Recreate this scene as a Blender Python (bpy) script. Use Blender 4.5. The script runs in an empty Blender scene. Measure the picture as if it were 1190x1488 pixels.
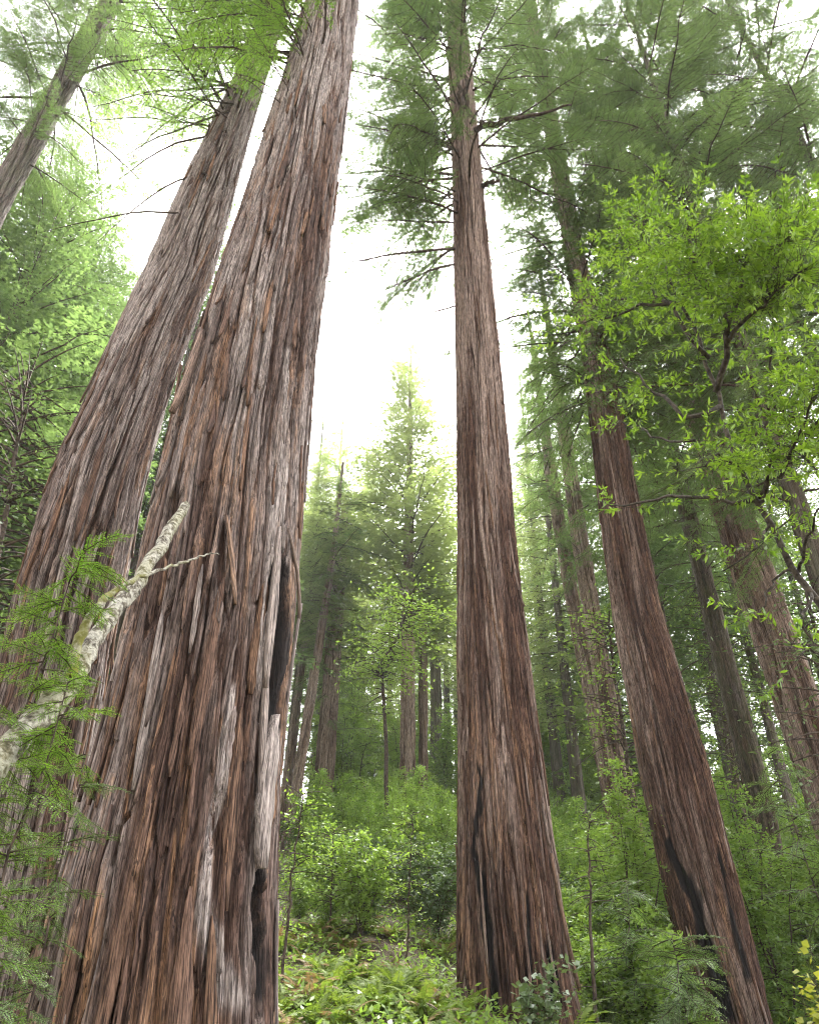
import bpy, math, random
import numpy as np
from mathutils import Matrix, Vector, Euler

# ---------------------------------------------------------------- camera
PITCH = math.radians(33.1); ROLL = math.radians(0.72); FPX = 1040.0
CAM = np.array([0.0, 0.0, 1.65])
_fw = np.array([0, math.cos(PITCH), math.sin(PITCH)])
_u0 = np.array([0, -math.sin(PITCH), math.cos(PITCH)])
_r0 = np.array([1.0, 0, 0])
_rt = _r0 * math.cos(ROLL) + _u0 * math.sin(ROLL)
_up = -_r0 * math.sin(ROLL) + _u0 * math.cos(ROLL)
scene = bpy.context.scene
C = scene.collection
cd = bpy.data.cameras.new('camera'); cam = bpy.data.objects.new('camera', cd); C.objects.link(cam)
cd.sensor_fit = 'VERTICAL'; cd.sensor_height = 36.0; cd.lens = FPX / 1488 * 36.0
cd.clip_start = 0.05; cd.clip_end = 3000
M4 = Matrix.Identity(4)
for i in range(3):
    M4[i][0] = _rt[i]; M4[i][1] = _up[i]; M4[i][2] = -_fw[i]; M4[i][3] = CAM[i]
cam.matrix_world = M4
scene.camera = cam

# ---------------------------------------------------------------- daylight under a white overcast sky
SUN_EL = math.radians(56); SUN_AZ = math.radians(22)     # azimuth from +Y towards +X
w = bpy.data.worlds.new('World'); scene.world = w; w.use_nodes = True
nt = w.node_tree; nt.nodes.clear()
out = nt.nodes.new('ShaderNodeOutputWorld'); bg = nt.nodes.new('ShaderNodeBackground')
sky = nt.nodes.new('ShaderNodeTexSky'); sky.sky_type = 'NISHITA'; sky.sun_disc = False
sky.sun_elevation = SUN_EL; sky.sun_rotation = SUN_AZ; sky.dust_density = 4.0; sky.air_density = 1.0
bw = nt.nodes.new('ShaderNodeRGBToBW'); mix = nt.nodes.new('ShaderNodeMix'); mix.data_type = 'RGBA'
mul = nt.nodes.new('ShaderNodeMix'); mul.data_type = 'RGBA'; mul.blend_type = 'MULTIPLY'
mul.inputs[0].default_value = 1.0; mul.inputs[7].default_value = (1.0, 1.0, 1.01, 1)
mix.inputs[0].default_value = 0.95
nt.links.new(sky.outputs[0], bw.inputs[0]); nt.links.new(sky.outputs[0], mix.inputs[6])
nt.links.new(bw.outputs[0], mul.inputs[6]); nt.links.new(mul.outputs[2], mix.inputs[7])
nt.links.new(mix.outputs[2], bg.inputs[0]); nt.links.new(bg.outputs[0], out.inputs[0])
bg.inputs[1].default_value = 0.15
sd = bpy.data.lights.new('sun', 'SUN'); sun = bpy.data.objects.new('sun', sd); C.objects.link(sun)
sd.energy = 1.5; sd.angle = math.radians(25); sd.color = (1.0, 0.97, 0.93)
sv = Vector((math.cos(SUN_EL) * math.sin(SUN_AZ), math.cos(SUN_EL) * math.cos(SUN_AZ), math.sin(SUN_EL)))
sun.rotation_euler = sv.to_track_quat('Z', 'Y').to_euler()
vs = scene.view_settings
scene.display_settings.display_device = 'sRGB'
vs.view_transform = 'Standard'; vs.look = 'None'; vs.gamma = 1.0; vs.use_curve_mapping = False
vs.exposure = 3.6
scene.render.engine = 'CYCLES'
cy = scene.cycles
cy.max_bounces = 10; cy.diffuse_bounces = 8; cy.glossy_bounces = 2; cy.transmission_bounces = 4; cy.volume_bounces = 1
cy.use_denoising = True
scene.render.filter_size = 1.1; cy.filter_width = 1.1
cy.sample_clamp_indirect = 8.0
try:
    cy.denoiser = 'OPENIMAGEDENOISE'; cy.denoising_input_passes = 'RGB_ALBEDO_NORMAL'; cy.denoising_prefilter = 'ACCURATE'
except Exception:
    pass

# ---------------------------------------------------------------- helpers
def ray(px, py):
    d = _fw * FPX + _rt * (px - 595.0) + _up * (744.0 - py)
    return d / np.linalg.norm(d)
def at(px, py, dist):
    """world point seen at pixel (px, py) at a horizontal distance DIST from the camera"""
    d = ray(px, py); return CAM + d * (dist / math.hypot(d[0], d[1]))
def depth(p):
    return float(np.dot(np.asarray(p) - CAM, _fw))
def sstep(a, b, x):
    t = np.clip((x - a) / (b - a), 0, 1); return t * t * (3 - 2 * t)

_rs = np.random.RandomState(7)
_PERM = _rs.permutation(4096); _GR = _rs.normal(size=(4096, 3)); _GR /= np.linalg.norm(_GR, axis=1)[:, None]
_RV = _rs.rand(4096)
def _h(x, y, z):
    return _PERM[(_PERM[(_PERM[x & 4095] + y) & 4095] + z) & 4095]
def noise(x, y, z, seed=0):
    x = np.asarray(x, float) + seed * 17.13; y = np.asarray(y, float) + seed * 5.7; z = np.asarray(z, float) + seed * 9.1
    x, y, z = np.broadcast_arrays(x, y, z)
    xi = np.floor(x).astype(np.int64); yi = np.floor(y).astype(np.int64); zi = np.floor(z).astype(np.int64)
    xf = x - xi; yf = y - yi; zf = z - zi
    u = xf * xf * xf * (xf * (xf * 6 - 15) + 10); v = yf * yf * yf * (yf * (yf * 6 - 15) + 10); ww = zf * zf * zf * (zf * (zf * 6 - 15) + 10)
    r = 0
    for dx in (0, 1):
        for dy in (0, 1):
            for dz in (0, 1):
                g = _GR[_h(xi + dx, yi + dy, zi + dz)]
                dot = g[..., 0] * (xf - dx) + g[..., 1] * (yf - dy) + g[..., 2] * (zf - dz)
                r = r + (u if dx else 1 - u) * (v if dy else 1 - v) * (ww if dz else 1 - ww) * dot
    return r * 1.5
def fbm(x, y, z, seed=0, o=3):
    r = 0; a = 1.0
    for i in range(o):
        f = 2.0 ** i
        r = r + a * noise(x * f, y * f, z * f, seed + i * 3); a *= 0.5
    return r
def voronoi(u, v, nu, seed=0):
    """jittered cells on a strip that wraps in u every NU cells: random value per cell, edge distance, position in the cell"""
    ui = np.floor(u).astype(np.int64); vi = np.floor(v).astype(np.int64)
    f1 = np.full(u.shape, 9.0); f2 = np.full(u.shape, 9.0); rid = np.zeros(u.shape); dv1 = np.zeros(u.shape)
    for du in (-1, 0, 1):
        for dv in (-1, 0, 1):
            cu = ui + du; cv = vi + dv
            h = _h(np.mod(cu, nu), cv, np.full_like(cu, seed))
            ju = _RV[h]; jv = _RV[(h * 7 + 13) & 4095]
            d = np.hypot(cu + ju - u, (cv + jv - v) * 1.0)
            near = d < f1
            f2 = np.where(near, f1, np.minimum(f2, d))
            rid = np.where(near, _RV[(h * 31 + 5) & 4095], rid); dv1 = np.where(near, v - cv - jv, dv1)
            f1 = np.where(near, d, f1)
    return rid, f2 - f1, dv1

def mesh(name, verts, faces, mat=None, attrs=None, smooth=False, tris=None):
    """verts (N,3); faces (M,4) quads and/or tris (K,3)"""
    me = bpy.data.meshes.new(name)
    verts = np.ascontiguousarray(verts, np.float32)
    q = np.zeros((0, 4), np.int32) if faces is None or len(faces) == 0 else np.asarray(faces, np.int32)
    t = np.zeros((0, 3), np.int32) if tris is None or len(tris) == 0 else np.asarray(tris, np.int32)
    me.vertices.add(len(verts)); me.vertices.foreach_set('co', verts.ravel())
    nl = q.size + t.size
    me.loops.add(nl); me.loops.foreach_set('vertex_index', np.concatenate([q.ravel(), t.ravel()]).astype(np.int32))
    me.polygons.add(len(q) + len(t))
    starts = np.concatenate([np.arange(len(q)) * 4, q.size + np.arange(len(t)) * 3]).astype(np.int32)
    me.polygons.foreach_set('loop_start', starts)
    if smooth:
        me.polygons.foreach_set('use_smooth', np.ones(len(q) + len(t), bool))
    for k, a in (attrs or {}).items():
        a = np.ascontiguousarray(a, np.float32)
        if a.ndim == 1:
            me.attributes.new(k, 'FLOAT', 'POINT').data.foreach_set('value', a)
        else:
            me.attributes.new(k, 'FLOAT_VECTOR', 'POINT').data.foreach_set('vector', a.ravel())
    if mat is not None:
        me.materials.append(mat)
    me.update(calc_edges=True)
    return me
def link(name, data, parent=None, loc=(0, 0, 0), rot=(0, 0, 0), scale=(1, 1, 1)):
    o = bpy.data.objects.new(name, data); C.objects.link(o)
    o.parent = parent; o.location = loc; o.rotation_euler = rot; o.scale = scale
    return o
def tag(o, label, cat, group=None):
    o['label'] = label; o['category'] = cat
    if group: o['group'] = group
    return o
def thing(name, label, cat, loc, group=None, rotz=0, scale=1.0):
    o = link(name, None, None, loc, (0, 0, rotz), (scale,) * 3); o.empty_display_size = 0.3
    return tag(o, label, cat, group)
def move_mesh(o, world, kind=None):
    return o

class Geo:
    """collects tubes and leaf blades into one mesh"""
    def __init__(s): s.v = []; s.q = []; s.t = []; s.n = 0
    def add(s, v, q, tint):
        v = np.asarray(v, float); s.v.append(v); s.q.append(np.asarray(q, np.int64) + s.n); s.n += len(v)
        s.t.append(np.broadcast_to(np.asarray(tint, float), (len(v),)))
    def tube(s, P, R, n=5, tint=0.5, cap=True):
        P = np.asarray(P, float); R = np.broadcast_to(np.asarray(R, float), (len(P),))
        T = np.gradient(P, axis=0); T /= np.linalg.norm(T, axis=1)[:, None] + 1e-9
        ref = np.array([0.13, 0.21, 0.97]) if abs(T[0][2]) < 0.9 else np.array([0.97, 0.2, 0.1])
        N = np.cross(T, ref); N /= np.linalg.norm(N, axis=1)[:, None] + 1e-9; B = np.cross(T, N)
        a = np.arange(n) * 2 * math.pi / n
        ring = P[:, None, :] + R[:, None, None] * (np.cos(a)[None, :, None] * N[:, None, :] + np.sin(a)[None, :, None] * B[:, None, :])
        k = len(P); i = np.arange(k - 1)[:, None] * n; j = np.arange(n)[None, :]; j2 = (j + 1) % n
        q = np.stack([i + j, i + j2, i + n + j2, i + n + j], -1).reshape(-1, 4)
        v = ring.reshape(-1, 3)
        if cap and n == 4:
            q = np.concatenate([q, [[0, 3, 2, 1]], [[(k - 1) * n + x for x in range(4)]]])
        elif cap:
            m = len(v); v = np.concatenate([v, P[:1], P[-1:]])
            e0 = np.stack([np.full(n, m), (np.arange(n) + 1) % n, np.arange(n), np.arange(n)], -1)
            e1 = np.stack([np.full(n, m + 1), (k - 1) * n + np.arange(n), (k - 1) * n + (np.arange(n) + 1) % n, (k - 1) * n + (np.arange(n) + 1) % n], -1)
            s.capt = getattr(s, 'capt', []); 
            s.capt.append(np.concatenate([e0[:, :3], e1[:, :3]]) + s.n)
        s.add(v, q, tint)
    def blades(s, P, D, S, L, W, tint, mid=0.45, curl=0.0):
        """one diamond leaf per row: base P, direction D, side S, length L, width W"""
        P = np.atleast_2d(P); D = np.atleast_2d(D); S = np.atleast_2d(S)
        L = np.broadcast_to(np.asarray(L, float), (len(P),))[:, None]; W = np.broadcast_to(np.asarray(W, float), (len(P),))[:, None]
        N = np.cross(D, S)
        m = P + D * L * mid
        v = np.stack([P, m + S * W * .5 - N * curl * L, P + D * L - N * curl * 1.5 * L, m - S * W * .5 - N * curl * L], 1).reshape(-1, 3)
        q = np.arange(len(P) * 4).reshape(-1, 4)
        s.add(v, q, np.repeat(np.broadcast_to(np.asarray(tint, float), (len(P),)), 4))
    def arrays(s):
        t = np.concatenate(s.capt) if getattr(s, 'capt', None) else None
        return np.concatenate(s.v), np.concatenate(s.q), t, np.concatenate(s.t)
    def mesh(s, name, mat, smooth=False):
        v, q, t, ti = s.arrays()
        return mesh(name, v, q, mat, {'tint': ti}, smooth, t)
def unit(v):
    v = np.asarray(v, float); return v / (np.linalg.norm(v, axis=-1, keepdims=True) + 1e-9)

# ---------------------------------------------------------------- materials
def newmat(name):
    m = bpy.data.materials.new(name); m.use_nodes = True; n = m.node_tree; n.nodes.clear()
    return m, n, (lambda t: n.nodes.new(t)), (lambda a, b: n.links.new(a, b))
def ramp(N, Lk, fac, stops):
    r = N('ShaderNodeValToRGB'); el = r.color_ramp.elements
    while len(el) < len(stops): el.new(0.5)
    for e, (p, c) in zip(el, stops): e.position = p; e.color = (*c, 1)
    Lk(fac, r.inputs[0]); return r.outputs[0]
def attr(N, name):
    a = N('ShaderNodeAttribute'); a.attribute_name = name; return a
def mixc(N, Lk, f, a, b, blend='MIX'):
    m = N('ShaderNodeMix'); m.data_type = 'RGBA'; m.blend_type = blend
    for s, v in ((m.inputs[0], f), (m.inputs[6], a), (m.inputs[7], b)):
        if hasattr(v, 'is_output'): Lk(v, s)
        elif isinstance(v, (int, float)): s.default_value = v
        else: s.default_value = (*v, 1)
    return m.outputs[2]
def math_(N, Lk, op, a, b=None, clamp=False):
    m = N('ShaderNodeMath'); m.operation = op; m.use_clamp = clamp
    for s, v in zip(m.inputs, (a, b)):
        if v is None: continue
        if hasattr(v, 'is_output'): Lk(v, s)
        else: s.default_value = v
    return m.outputs[0]

def bark_material(name, dark, mid, grey, tan, bump=0.8, moss=0.0):
    m, n, N, Lk = newmat(name)
    co = attr(N, 'bco').outputs['Vector']
    def stretch(sx, sz):
        v = N('ShaderNodeVectorMath'); v.operation = 'MULTIPLY'; Lk(co, v.inputs[0]); v.inputs[1].default_value = (sx, sx, sz); return v.outputs[0]
    def nz(vec, sc, det=3, dist=0.0):
        t = N('ShaderNodeTexNoise'); t.inputs['Scale'].default_value = sc; t.inputs['Detail'].default_value = det; t.inputs['Roughness'].default_value = .65
        t.inputs['Distortion'].default_value = dist; Lk(vec, t.inputs['Vector']); return t.outputs[0]
    fibre = nz(stretch(1, .045), 34, 5, .5); fine = nz(stretch(1, .042), 66, 3, .4); speck = nz(stretch(1, .22), 42, 4, .4)
    plate = attr(N, 'plate').outputs['Fac']; ridge = attr(N, 'ridge').outputs['Fac']; gr = attr(N, 'grey').outputs['Fac']
    tn = attr(N, 'tan').outputs['Fac']; ch = attr(N, 'char').outputs['Fac']
    t0 = math_(N, Lk, 'ADD', math_(N, Lk, 'MULTIPLY', plate, .45), math_(N, Lk, 'MULTIPLY', fibre, .55))
    base = ramp(N, Lk, t0, [(.25, dark), (.62, mid)])
    gfac = math_(N, Lk, 'MULTIPLY', gr, ramp(N, Lk, math_(N, Lk, 'ADD', fibre, math_(N, Lk, 'MULTIPLY', ridge, .25)), [(.50, (0, 0, 0)), (.64, (1, 1, 1))]), True)
    col = mixc(N, Lk, gfac, base, grey)
    tfac = math_(N, Lk, 'MULTIPLY', tn, ramp(N, Lk, fine, [(.3, (.25, .25, .25)), (.6, (1, 1, 1))]), True)
    col = mixc(N, Lk, tfac, col, tan)
    col = mixc(N, Lk, .9, col, ramp(N, Lk, fine, [(.38, (.16, .15, .15)), (.60, (1.3, 1.3, 1.3))]), 'MULTIPLY')
    col = mixc(N, Lk, .5, col, ramp(N, Lk, speck, [(.36, (.24, .23, .23)), (.58, (1.12, 1.12, 1.12))]), 'MULTIPLY')
    if moss:
        mo = nz(stretch(1, .5), 3.0, 4)
        col = mixc(N, Lk, ramp(N, Lk, mo, [(.5 - moss * .2, (0, 0, 0)), (.72, (moss, moss, moss))]), col, (.07, .09, .03))
    col = mixc(N, Lk, math_(N, Lk, 'MULTIPLY', ch, .96), col, (.010, .009, .010))
    b = N('ShaderNodeBsdfPrincipled'); Lk(col, b.inputs['Base Color']); b.inputs['Roughness'].default_value = .88
    b.inputs['Specular IOR Level'].default_value = .25
    bh = math_(N, Lk, 'ADD', fibre, math_(N, Lk, 'MULTIPLY', fine, .6))
    bp = N('ShaderNodeBump'); bp.inputs['Strength'].default_value = bump; bp.inputs['Distance'].default_value = .05; Lk(bh, bp.inputs['Height'])
    Lk(bp.outputs[0], b.inputs['Normal'])
    o = N('ShaderNodeOutputMaterial'); Lk(b.outputs[0], o.inputs[0]); return m

def leaf_material(name, a, b, trans=.45, gloss=.06, rough=.35, vary=.35, tcol=None):
    """two greens picked per leaf (tint) and per object; light passes through the leaf"""
    m, n, N, Lk = newmat(name)
    ti = attr(N, 'tint').outputs['Fac']; oi = N('ShaderNodeObjectInfo').outputs['Random']
    f = math_(N, Lk, 'ADD', math_(N, Lk, 'MULTIPLY', ti, 1 - vary), math_(N, Lk, 'MULTIPLY', oi, vary))
    col = ramp(N, Lk, f, [(.1, a), (.9, b)])
    d = N('ShaderNodeBsdfDiffuse'); t = N('ShaderNodeBsdfTranslucent'); Lk(col, d.inputs[0])
    tc = mixc(N, Lk, 1.0, col, tcol or (1.25, 1.3, .6), 'MULTIPLY'); Lk(tc, t.inputs[0])
    mx = N('ShaderNodeMixShader'); mx.inputs[0].default_value = trans; Lk(d.outputs[0], mx.inputs[1]); Lk(t.outputs[0], mx.inputs[2])
    g = N('ShaderNodeBsdfGlossy'); g.inputs['Roughness'].default_value = rough; g.inputs[0].default_value = (1, 1, 1, 1)
    m2 = N('ShaderNodeMixShader'); m2.inputs[0].default_value = gloss; Lk(mx.outputs[0], m2.inputs[1]); Lk(g.outputs[0], m2.inputs[2])
    o = N('ShaderNodeOutputMaterial'); Lk(m2.outputs[0], o.inputs[0]); return m
def wood_material(name, a, b, scale=14):
    m, n, N, Lk = newmat(name)
    tc = N('ShaderNodeTexCoord'); t = N('ShaderNodeTexNoise'); t.inputs['Scale'].default_value = scale; t.inputs['Detail'].default_value = 4
    Lk(tc.outputs['Object'], t.inputs['Vector'])
    col = ramp(N, Lk, t.outputs[0], [(.35, a), (.65, b)])
    p = N('ShaderNodeBsdfPrincipled'); Lk(col, p.inputs['Base Color']); p.inputs['Roughness'].default_value = .9; p.inputs['Specular IOR Level'].default_value = .2
    bp = N('ShaderNodeBump'); bp.inputs['Strength'].default_value = .6; bp.inputs['Distance'].default_value = .02; Lk(t.outputs[0], bp.inputs['Height']); Lk(bp.outputs[0], p.inputs['Normal'])
    o = N('ShaderNodeOutputMaterial'); Lk(p.outputs[0], o.inputs[0]); return m

M_BARK = bark_material('redwood_bark', (.050, .029, .023), (.175, .106, .082), (.45, .385, .355), (.40, .225, .125))
M_BARK2 = bark_material('redwood_bark_dark', (.045, .025, .019), (.150, .084, .062), (.43, .325, .275), (.34, .20, .125))
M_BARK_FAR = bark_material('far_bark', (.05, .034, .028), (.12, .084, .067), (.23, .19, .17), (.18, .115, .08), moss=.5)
M_TWIG = wood_material('twig_bark', (.035, .025, .02), (.10, .075, .058))
M_NEEDLE = leaf_material('redwood_needles', (.075, .118, .05), (.18, .25, .10), trans=.55, gloss=.02, tcol=(1.17, 1.24, .76))
M_NEEDLE_FLARE = leaf_material('flare_paled_redwood_needles', (.15, .19, .09), (.30, .35, .16), trans=.55, gloss=.02, tcol=(1.25, 1.3, .8))  # lighter needles: sky flare over the far crowns, put into the leaf colour
M_NEEDLE_FRESH = leaf_material('fresh_redwood_needles', (.09, .18, .028), (.21, .34, .06), trans=.5, gloss=.03)
M_BAY = leaf_material('bay_leaves', (.095, .17, .018), (.25, .38, .045), trans=.55, gloss=.05)
M_LEAF = leaf_material('shrub_leaves', (.10, .18, .035), (.27, .38, .095), trans=.5, gloss=.03)
M_LEAF_DK = leaf_material('dark_shrub_leaves', (.06, .10, .04), (.14, .20, .085), trans=.35, gloss=.04, rough=.5)
M_FERN = leaf_material('fern_fronds', (.09, .14, .025), (.22, .28, .07), trans=.45, gloss=.015, rough=.5)
M_FERN_DRY = leaf_material('dry_fern_fronds', (.20, .13, .06), (.36, .28, .15), trans=.35, gloss=.02, tcol=(1, .9, .7))
# ---------------------------------------------------------------- terrain
def ground_h(x, y):
    x = np.asarray(x, float); y = np.asarray(y, float)
    rat = x / np.maximum(y, 4.0)
    t = np.clip((.47 - rat) / .5, 0, 1); t = t * t * (3 - 2 * t)
    slope = .035 + .185 * t
    yy = np.maximum(y - 5.0, 0); far = np.minimum(yy, 75.0)
    bowl = .62 * np.maximum(-y - 14 - .3 * x, 0) + .55 * np.maximum(-x - 34, 0) * np.clip((30 - y) / 30, 0, 1)  # unseen rise behind and left of the camera, added to block low sky light
    bowl = 46 * (1 - np.exp(-bowl / 46))
    bowl = bowl + .30 * np.maximum(y - 34 - .0 * x, 0) * np.clip((x - 2) / 14, 0, 1) * np.exp(-np.maximum(y - 90, 0) / 60)
    h = bowl + slope * (far - 3.0 * (1 - np.exp(-far / 3.0)) * .6)
    h = h + .22 * noise(x * .25, y * .25, 0.3, 2) * np.clip((y - 6) / 6, 0, 1) + .06 * noise(x * 1.1, y * 1.1, .7, 5)
    return h
def build_ground():
    ax = np.concatenate([-np.geomspace(200, 16, 30), np.linspace(-15, 30, 130), np.geomspace(32, 200, 26)])
    ay = np.concatenate([-np.geomspace(150, 12, 26), np.linspace(-11, 45, 150), np.geomspace(46, 260, 34)])
    X, Y = np.meshgrid(ax, ay); Z = ground_h(X, Y)
    v = np.stack([X, Y, Z], -1).reshape(-1, 3); nx = len(ax); ny = len(ay)
    i = np.arange(ny - 1)[:, None] * nx; j = np.arange(nx - 1)[None, :]
    q = np.stack([i + j, i + j + 1, i + nx + j + 1, i + nx + j], -1).reshape(-1, 4)
    m, n, N, Lk = newmat('forest_floor')
    tc = N('ShaderNodeTexCoord'); t = N('ShaderNodeTexNoise'); t.inputs['Scale'].default_value = 1.3; t.inputs['Detail'].default_value = 8; t.inputs['Roughness'].default_value = .75
    Lk(tc.outputs['Object'], t.inputs['Vector'])
    t2 = N('ShaderNodeTexNoise'); t2.inputs['Scale'].default_value = 22; t2.inputs['Detail'].default_value = 5; Lk(tc.outputs['Object'], t2.inputs['Vector'])
    c = ramp(N, Lk, t.outputs[0], [(.3, (.05, .035, .022)), (.5, (.095, .07, .04)), (.62, (.07, .085, .03)), (.8, (.09, .12, .035))])
    c = mixc(N, Lk, .7, c, ramp(N, Lk, t2.outputs[0], [(.3, (.45, .42, .4)), (.7, (1.2, 1.15, 1.1))]), 'MULTIPLY')
    p = N('ShaderNodeBsdfPrincipled'); Lk(c, p.inputs['Base Color']); p.inputs['Roughness'].default_value = .95
    bp = N('ShaderNodeBump'); bp.inputs['Strength'].default_value = .8; bp.inputs['Distance'].default_value = .06; Lk(t2.outputs[0], bp.inputs['Height']); Lk(bp.outputs[0], p.inputs['Normal'])
    o = N('ShaderNodeOutputMaterial'); Lk(p.outputs[0], o.inputs[0])
    g = link('ground', mesh('ground', v, q, m, smooth=True)); g['kind'] = 'structure'
build_ground()
def gz(x, y): return float(ground_h(x, y))

# ---------------------------------------------------------------- big trunks
class Trunk:
    """a trunk with ridged, furrowed, shredding bark. PROF: rows (pixel y, left edge, right edge) of the outline at distance D"""
    def __init__(s, prof, d, H, rtop, seed, base_flare=1.15, flute=.05, twist=.0, ncols=360, nrows=520, amp=1.0, greyness=.5, tanness=.4, freq=1.0, lean_top=(0, 0), emax=73):
        s.d = d; s.seed = seed; s.flute = flute; s.twist = twist; s.amp = amp; s.freq = freq; s.greyness = greyness; s.tanness = tanness
        zs, xs, ys, rs = [], [], [], []
        s.pyt = []
        for py, xl, xr in prof:
            P = at((xl + xr) / 2, py, d); a = ray(xl, py); b = ray(xr, py)
            half = math.acos(min(1, float(np.dot(a, b)))) / 2
            k = [q[0] for q in prof].index(py); k0 = max(k - 1, 0); k1 = min(k + 1, len(prof) - 1)
            sl = ((prof[k1][1] + prof[k1][2]) - (prof[k0][1] + prof[k0][2])) / 2 / (prof[k1][0] - prof[k0][0])
            r = np.linalg.norm(P - CAM) * math.sin(half) / math.sqrt(1 + sl * sl)
            zs.append(P[2]); xs.append(P[0]); ys.append(P[1]); rs.append(r); s.pyt.append((py, (xl + xr) / 2, (xr - xl) / 2))
        o = np.argsort(zs); zs = list(np.array(zs)[o]); xs = list(np.array(xs)[o]); ys = list(np.array(ys)[o]); rs = list(np.array(rs)[o])
        k = min(3, len(zs) - 1)
        sx = (xs[k] - xs[0]) / (zs[k] - zs[0]); sy = (ys[k] - ys[0]) / (zs[k] - zs[0])
        g = gz(xs[0], ys[0]); s.zb = min(g, zs[0] - .3) - .35
        dz = zs[0] - s.zb
        zs.insert(0, s.zb); xs.insert(0, xs[0] - sx * dz); ys.insert(0, ys[0] - sy * dz); rs.insert(0, rs[0] * base_flare)
        sx = (xs[-1] - xs[-4]) / (zs[-1] - zs[-4]); sy = (ys[-1] - ys[-4]) / (zs[-1] - zs[-4])
        for f in (.33, .66, 1.0):
            dz = (H - zs[-1]) if f == 1.0 else (H - s.zb) * .0 + (H - zs[-1]) * .4
            zs.append(zs[-1] + dz); xs.append(xs[-1] + sx * dz * .35); ys.append(ys[-1] + sy * dz * .35); rs.append(rs[-1] * (1 - f) + rtop * f if f == 1.0 else rs[-1] + (rtop - rs[-1]) * .4)
        s.H = H
        zz = np.linspace(s.zb, H, 400)
        def sm(a):
            v = np.interp(zz, zs, a); kk = 9; ker = np.hanning(kk + 2)[1:-1]; ker /= ker.sum()
            return np.convolve(np.pad(v, kk // 2, mode='reflect', reflect_type='odd'), ker, 'valid')
        s.zz = zz; s.ax = sm(xs); s.ay = sm(ys); s.ar = sm(rs)
        s.R0 = float(np.interp(max(1.3, s.zb + 1.5), zz, s.ar))
        s.base = np.array([s.ax[0], s.ay[0], gz(s.ax[0], s.ay[0])])
        tc = -np.array([s.ax[0], s.ay[0]]); tc /= np.linalg.norm(tc); s.tc = tc; s.rgt = np.array([-tc[1], tc[0]])   # right as seen from the camera
        zv = np.array(zs[1:-3])
        s.strokes = []
        e0 = math.atan2(s.zb - CAM[2], d); e1 = math.radians(emax)
        el = np.linspace(e0, e1, nrows); zr = CAM[2] + d * np.tan(el); zr = zr[zr < H]
        s.zr = np.concatenate([zr, np.linspace(zr[-1], H, 30)[1:]]) if zr[-1] < H - 1 else zr
        nf = int(ncols * .82); nb = ncols - nf
        s.ph = np.concatenate([np.linspace(-105, 105, nf, endpoint=False), np.linspace(105, 255, nb, endpoint=False)]) * math.pi / 180
    def axis(s, z): return np.interp(z, s.zz, s.ax), np.interp(z, s.zz, s.ay)
    def rad(s, z): return np.interp(z, s.zz, s.ar)
    def dirv(s, phi):
        return np.cos(phi)[..., None] * s.tc + np.sin(phi)[..., None] * s.rgt
    def px_to_surface(s, px, py):
        """(phi, z) of the trunk surface seen at a pixel"""
        d = ray(px, py); t = (s.d) / math.hypot(d[0], d[1])
        for _ in range(25):
            P = CAM + d * t; cx, cy_ = s.axis(P[2]); r = s.rad(P[2]); q = np.array([P[0] - cx, P[1] - cy_])
            # nearest approach of the ray to the axis at this height, then the front intersection
            dh = d[:2]; a = dh @ dh; o = CAM[:2] - np.array([cx, cy_]); bq = o @ dh; c = o @ o - r * r
            disc = bq * bq - a * c
            t = (-bq - math.sqrt(max(disc, 0))) / a
        P = CAM + d * t; cx, cy_ = s.axis(P[2]); q = np.array([P[0] - cx, P[1] - cy_])
        return math.atan2(q @ s.rgt, q @ s.tc), P[2]
    def stroke(s, kind, pts, width, depth=0.0, soft=.4, wob=.03):
        """a crevice, scar or streak along pixel points; width in metres (one per point or one for all)"""
        a = sorted([(s.px_to_surface(x, y)[1], s.px_to_surface(x, y)[0]) for x, y in pts]); wd = width if hasattr(width, '__len__') else [width] * len(pts)
        order = np.argsort([s.px_to_surface(x, y)[1] for x, y in pts]); wd = [wd[i] for i in order]
        s.strokes.append((kind, np.array([q[0] for q in a]), np.array([q[1] for q in a]), np.array(wd), depth, soft, wob))
    def flutef(s, phi, z):
        f = 1 + s.flute * fbm(np.cos(phi) * 1.3, np.sin(phi) * 1.3, z * .10, s.seed + 40, 2)
        return f
    def bark(s, phi, z):
        R = s.R0; sd = s.seed; F = s.freq
        ph = phi + s.twist * z
        wv = .085 * noise(np.cos(ph) * R * 1.3, np.sin(ph) * R * 1.3, z * .30, sd + 1) + .03 * noise(np.cos(ph) * R * 4, np.sin(ph) * R * 4, z * .9, sd + 2) + .008 * noise(np.cos(ph) * R * 14, np.sin(ph) * R * 14, z * 4, sd + 8)
        ph = ph + wv / R
        X = np.cos(ph) * R; Y = np.sin(ph) * R
        a = np.abs(noise(X * 4.6 * F, Y * 4.6 * F, z * .30, sd + 3)); fa = sstep(0, .17, a)
        b = np.abs(noise(X * 11 * F, Y * 11 * F, z * .42, sd + 4)); fb = sstep(0, .22, b)
        c = np.abs(noise(X * 26 * F, Y * 26 * F, z * .95, sd + 5)); fc = sstep(0, .28, c)
        fd = noise(X * 55 * F, Y * 55 * F, z * 2.4, sd + 6)
        nu = max(8, int(2 * math.pi * R * 9.0 * F)); rid, edge, dv = voronoi(np.mod(ph, 2 * math.pi) / (2 * math.pi) * nu, z * .62, nu, sd + 50)
        nu2 = max(8, int(2 * math.pi * R * 22 * F)); rid2, edge2, dv2 = voronoi(np.mod(ph + .03 * noise(X * 3, Y * 3, z * 1.2, sd + 9) / R, 2 * math.pi) / (2 * math.pi) * nu2, z * 1.5 + .6 * noise(X * 9, Y * 9, z * .5, sd + 7), nu2, sd + 90)
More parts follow.
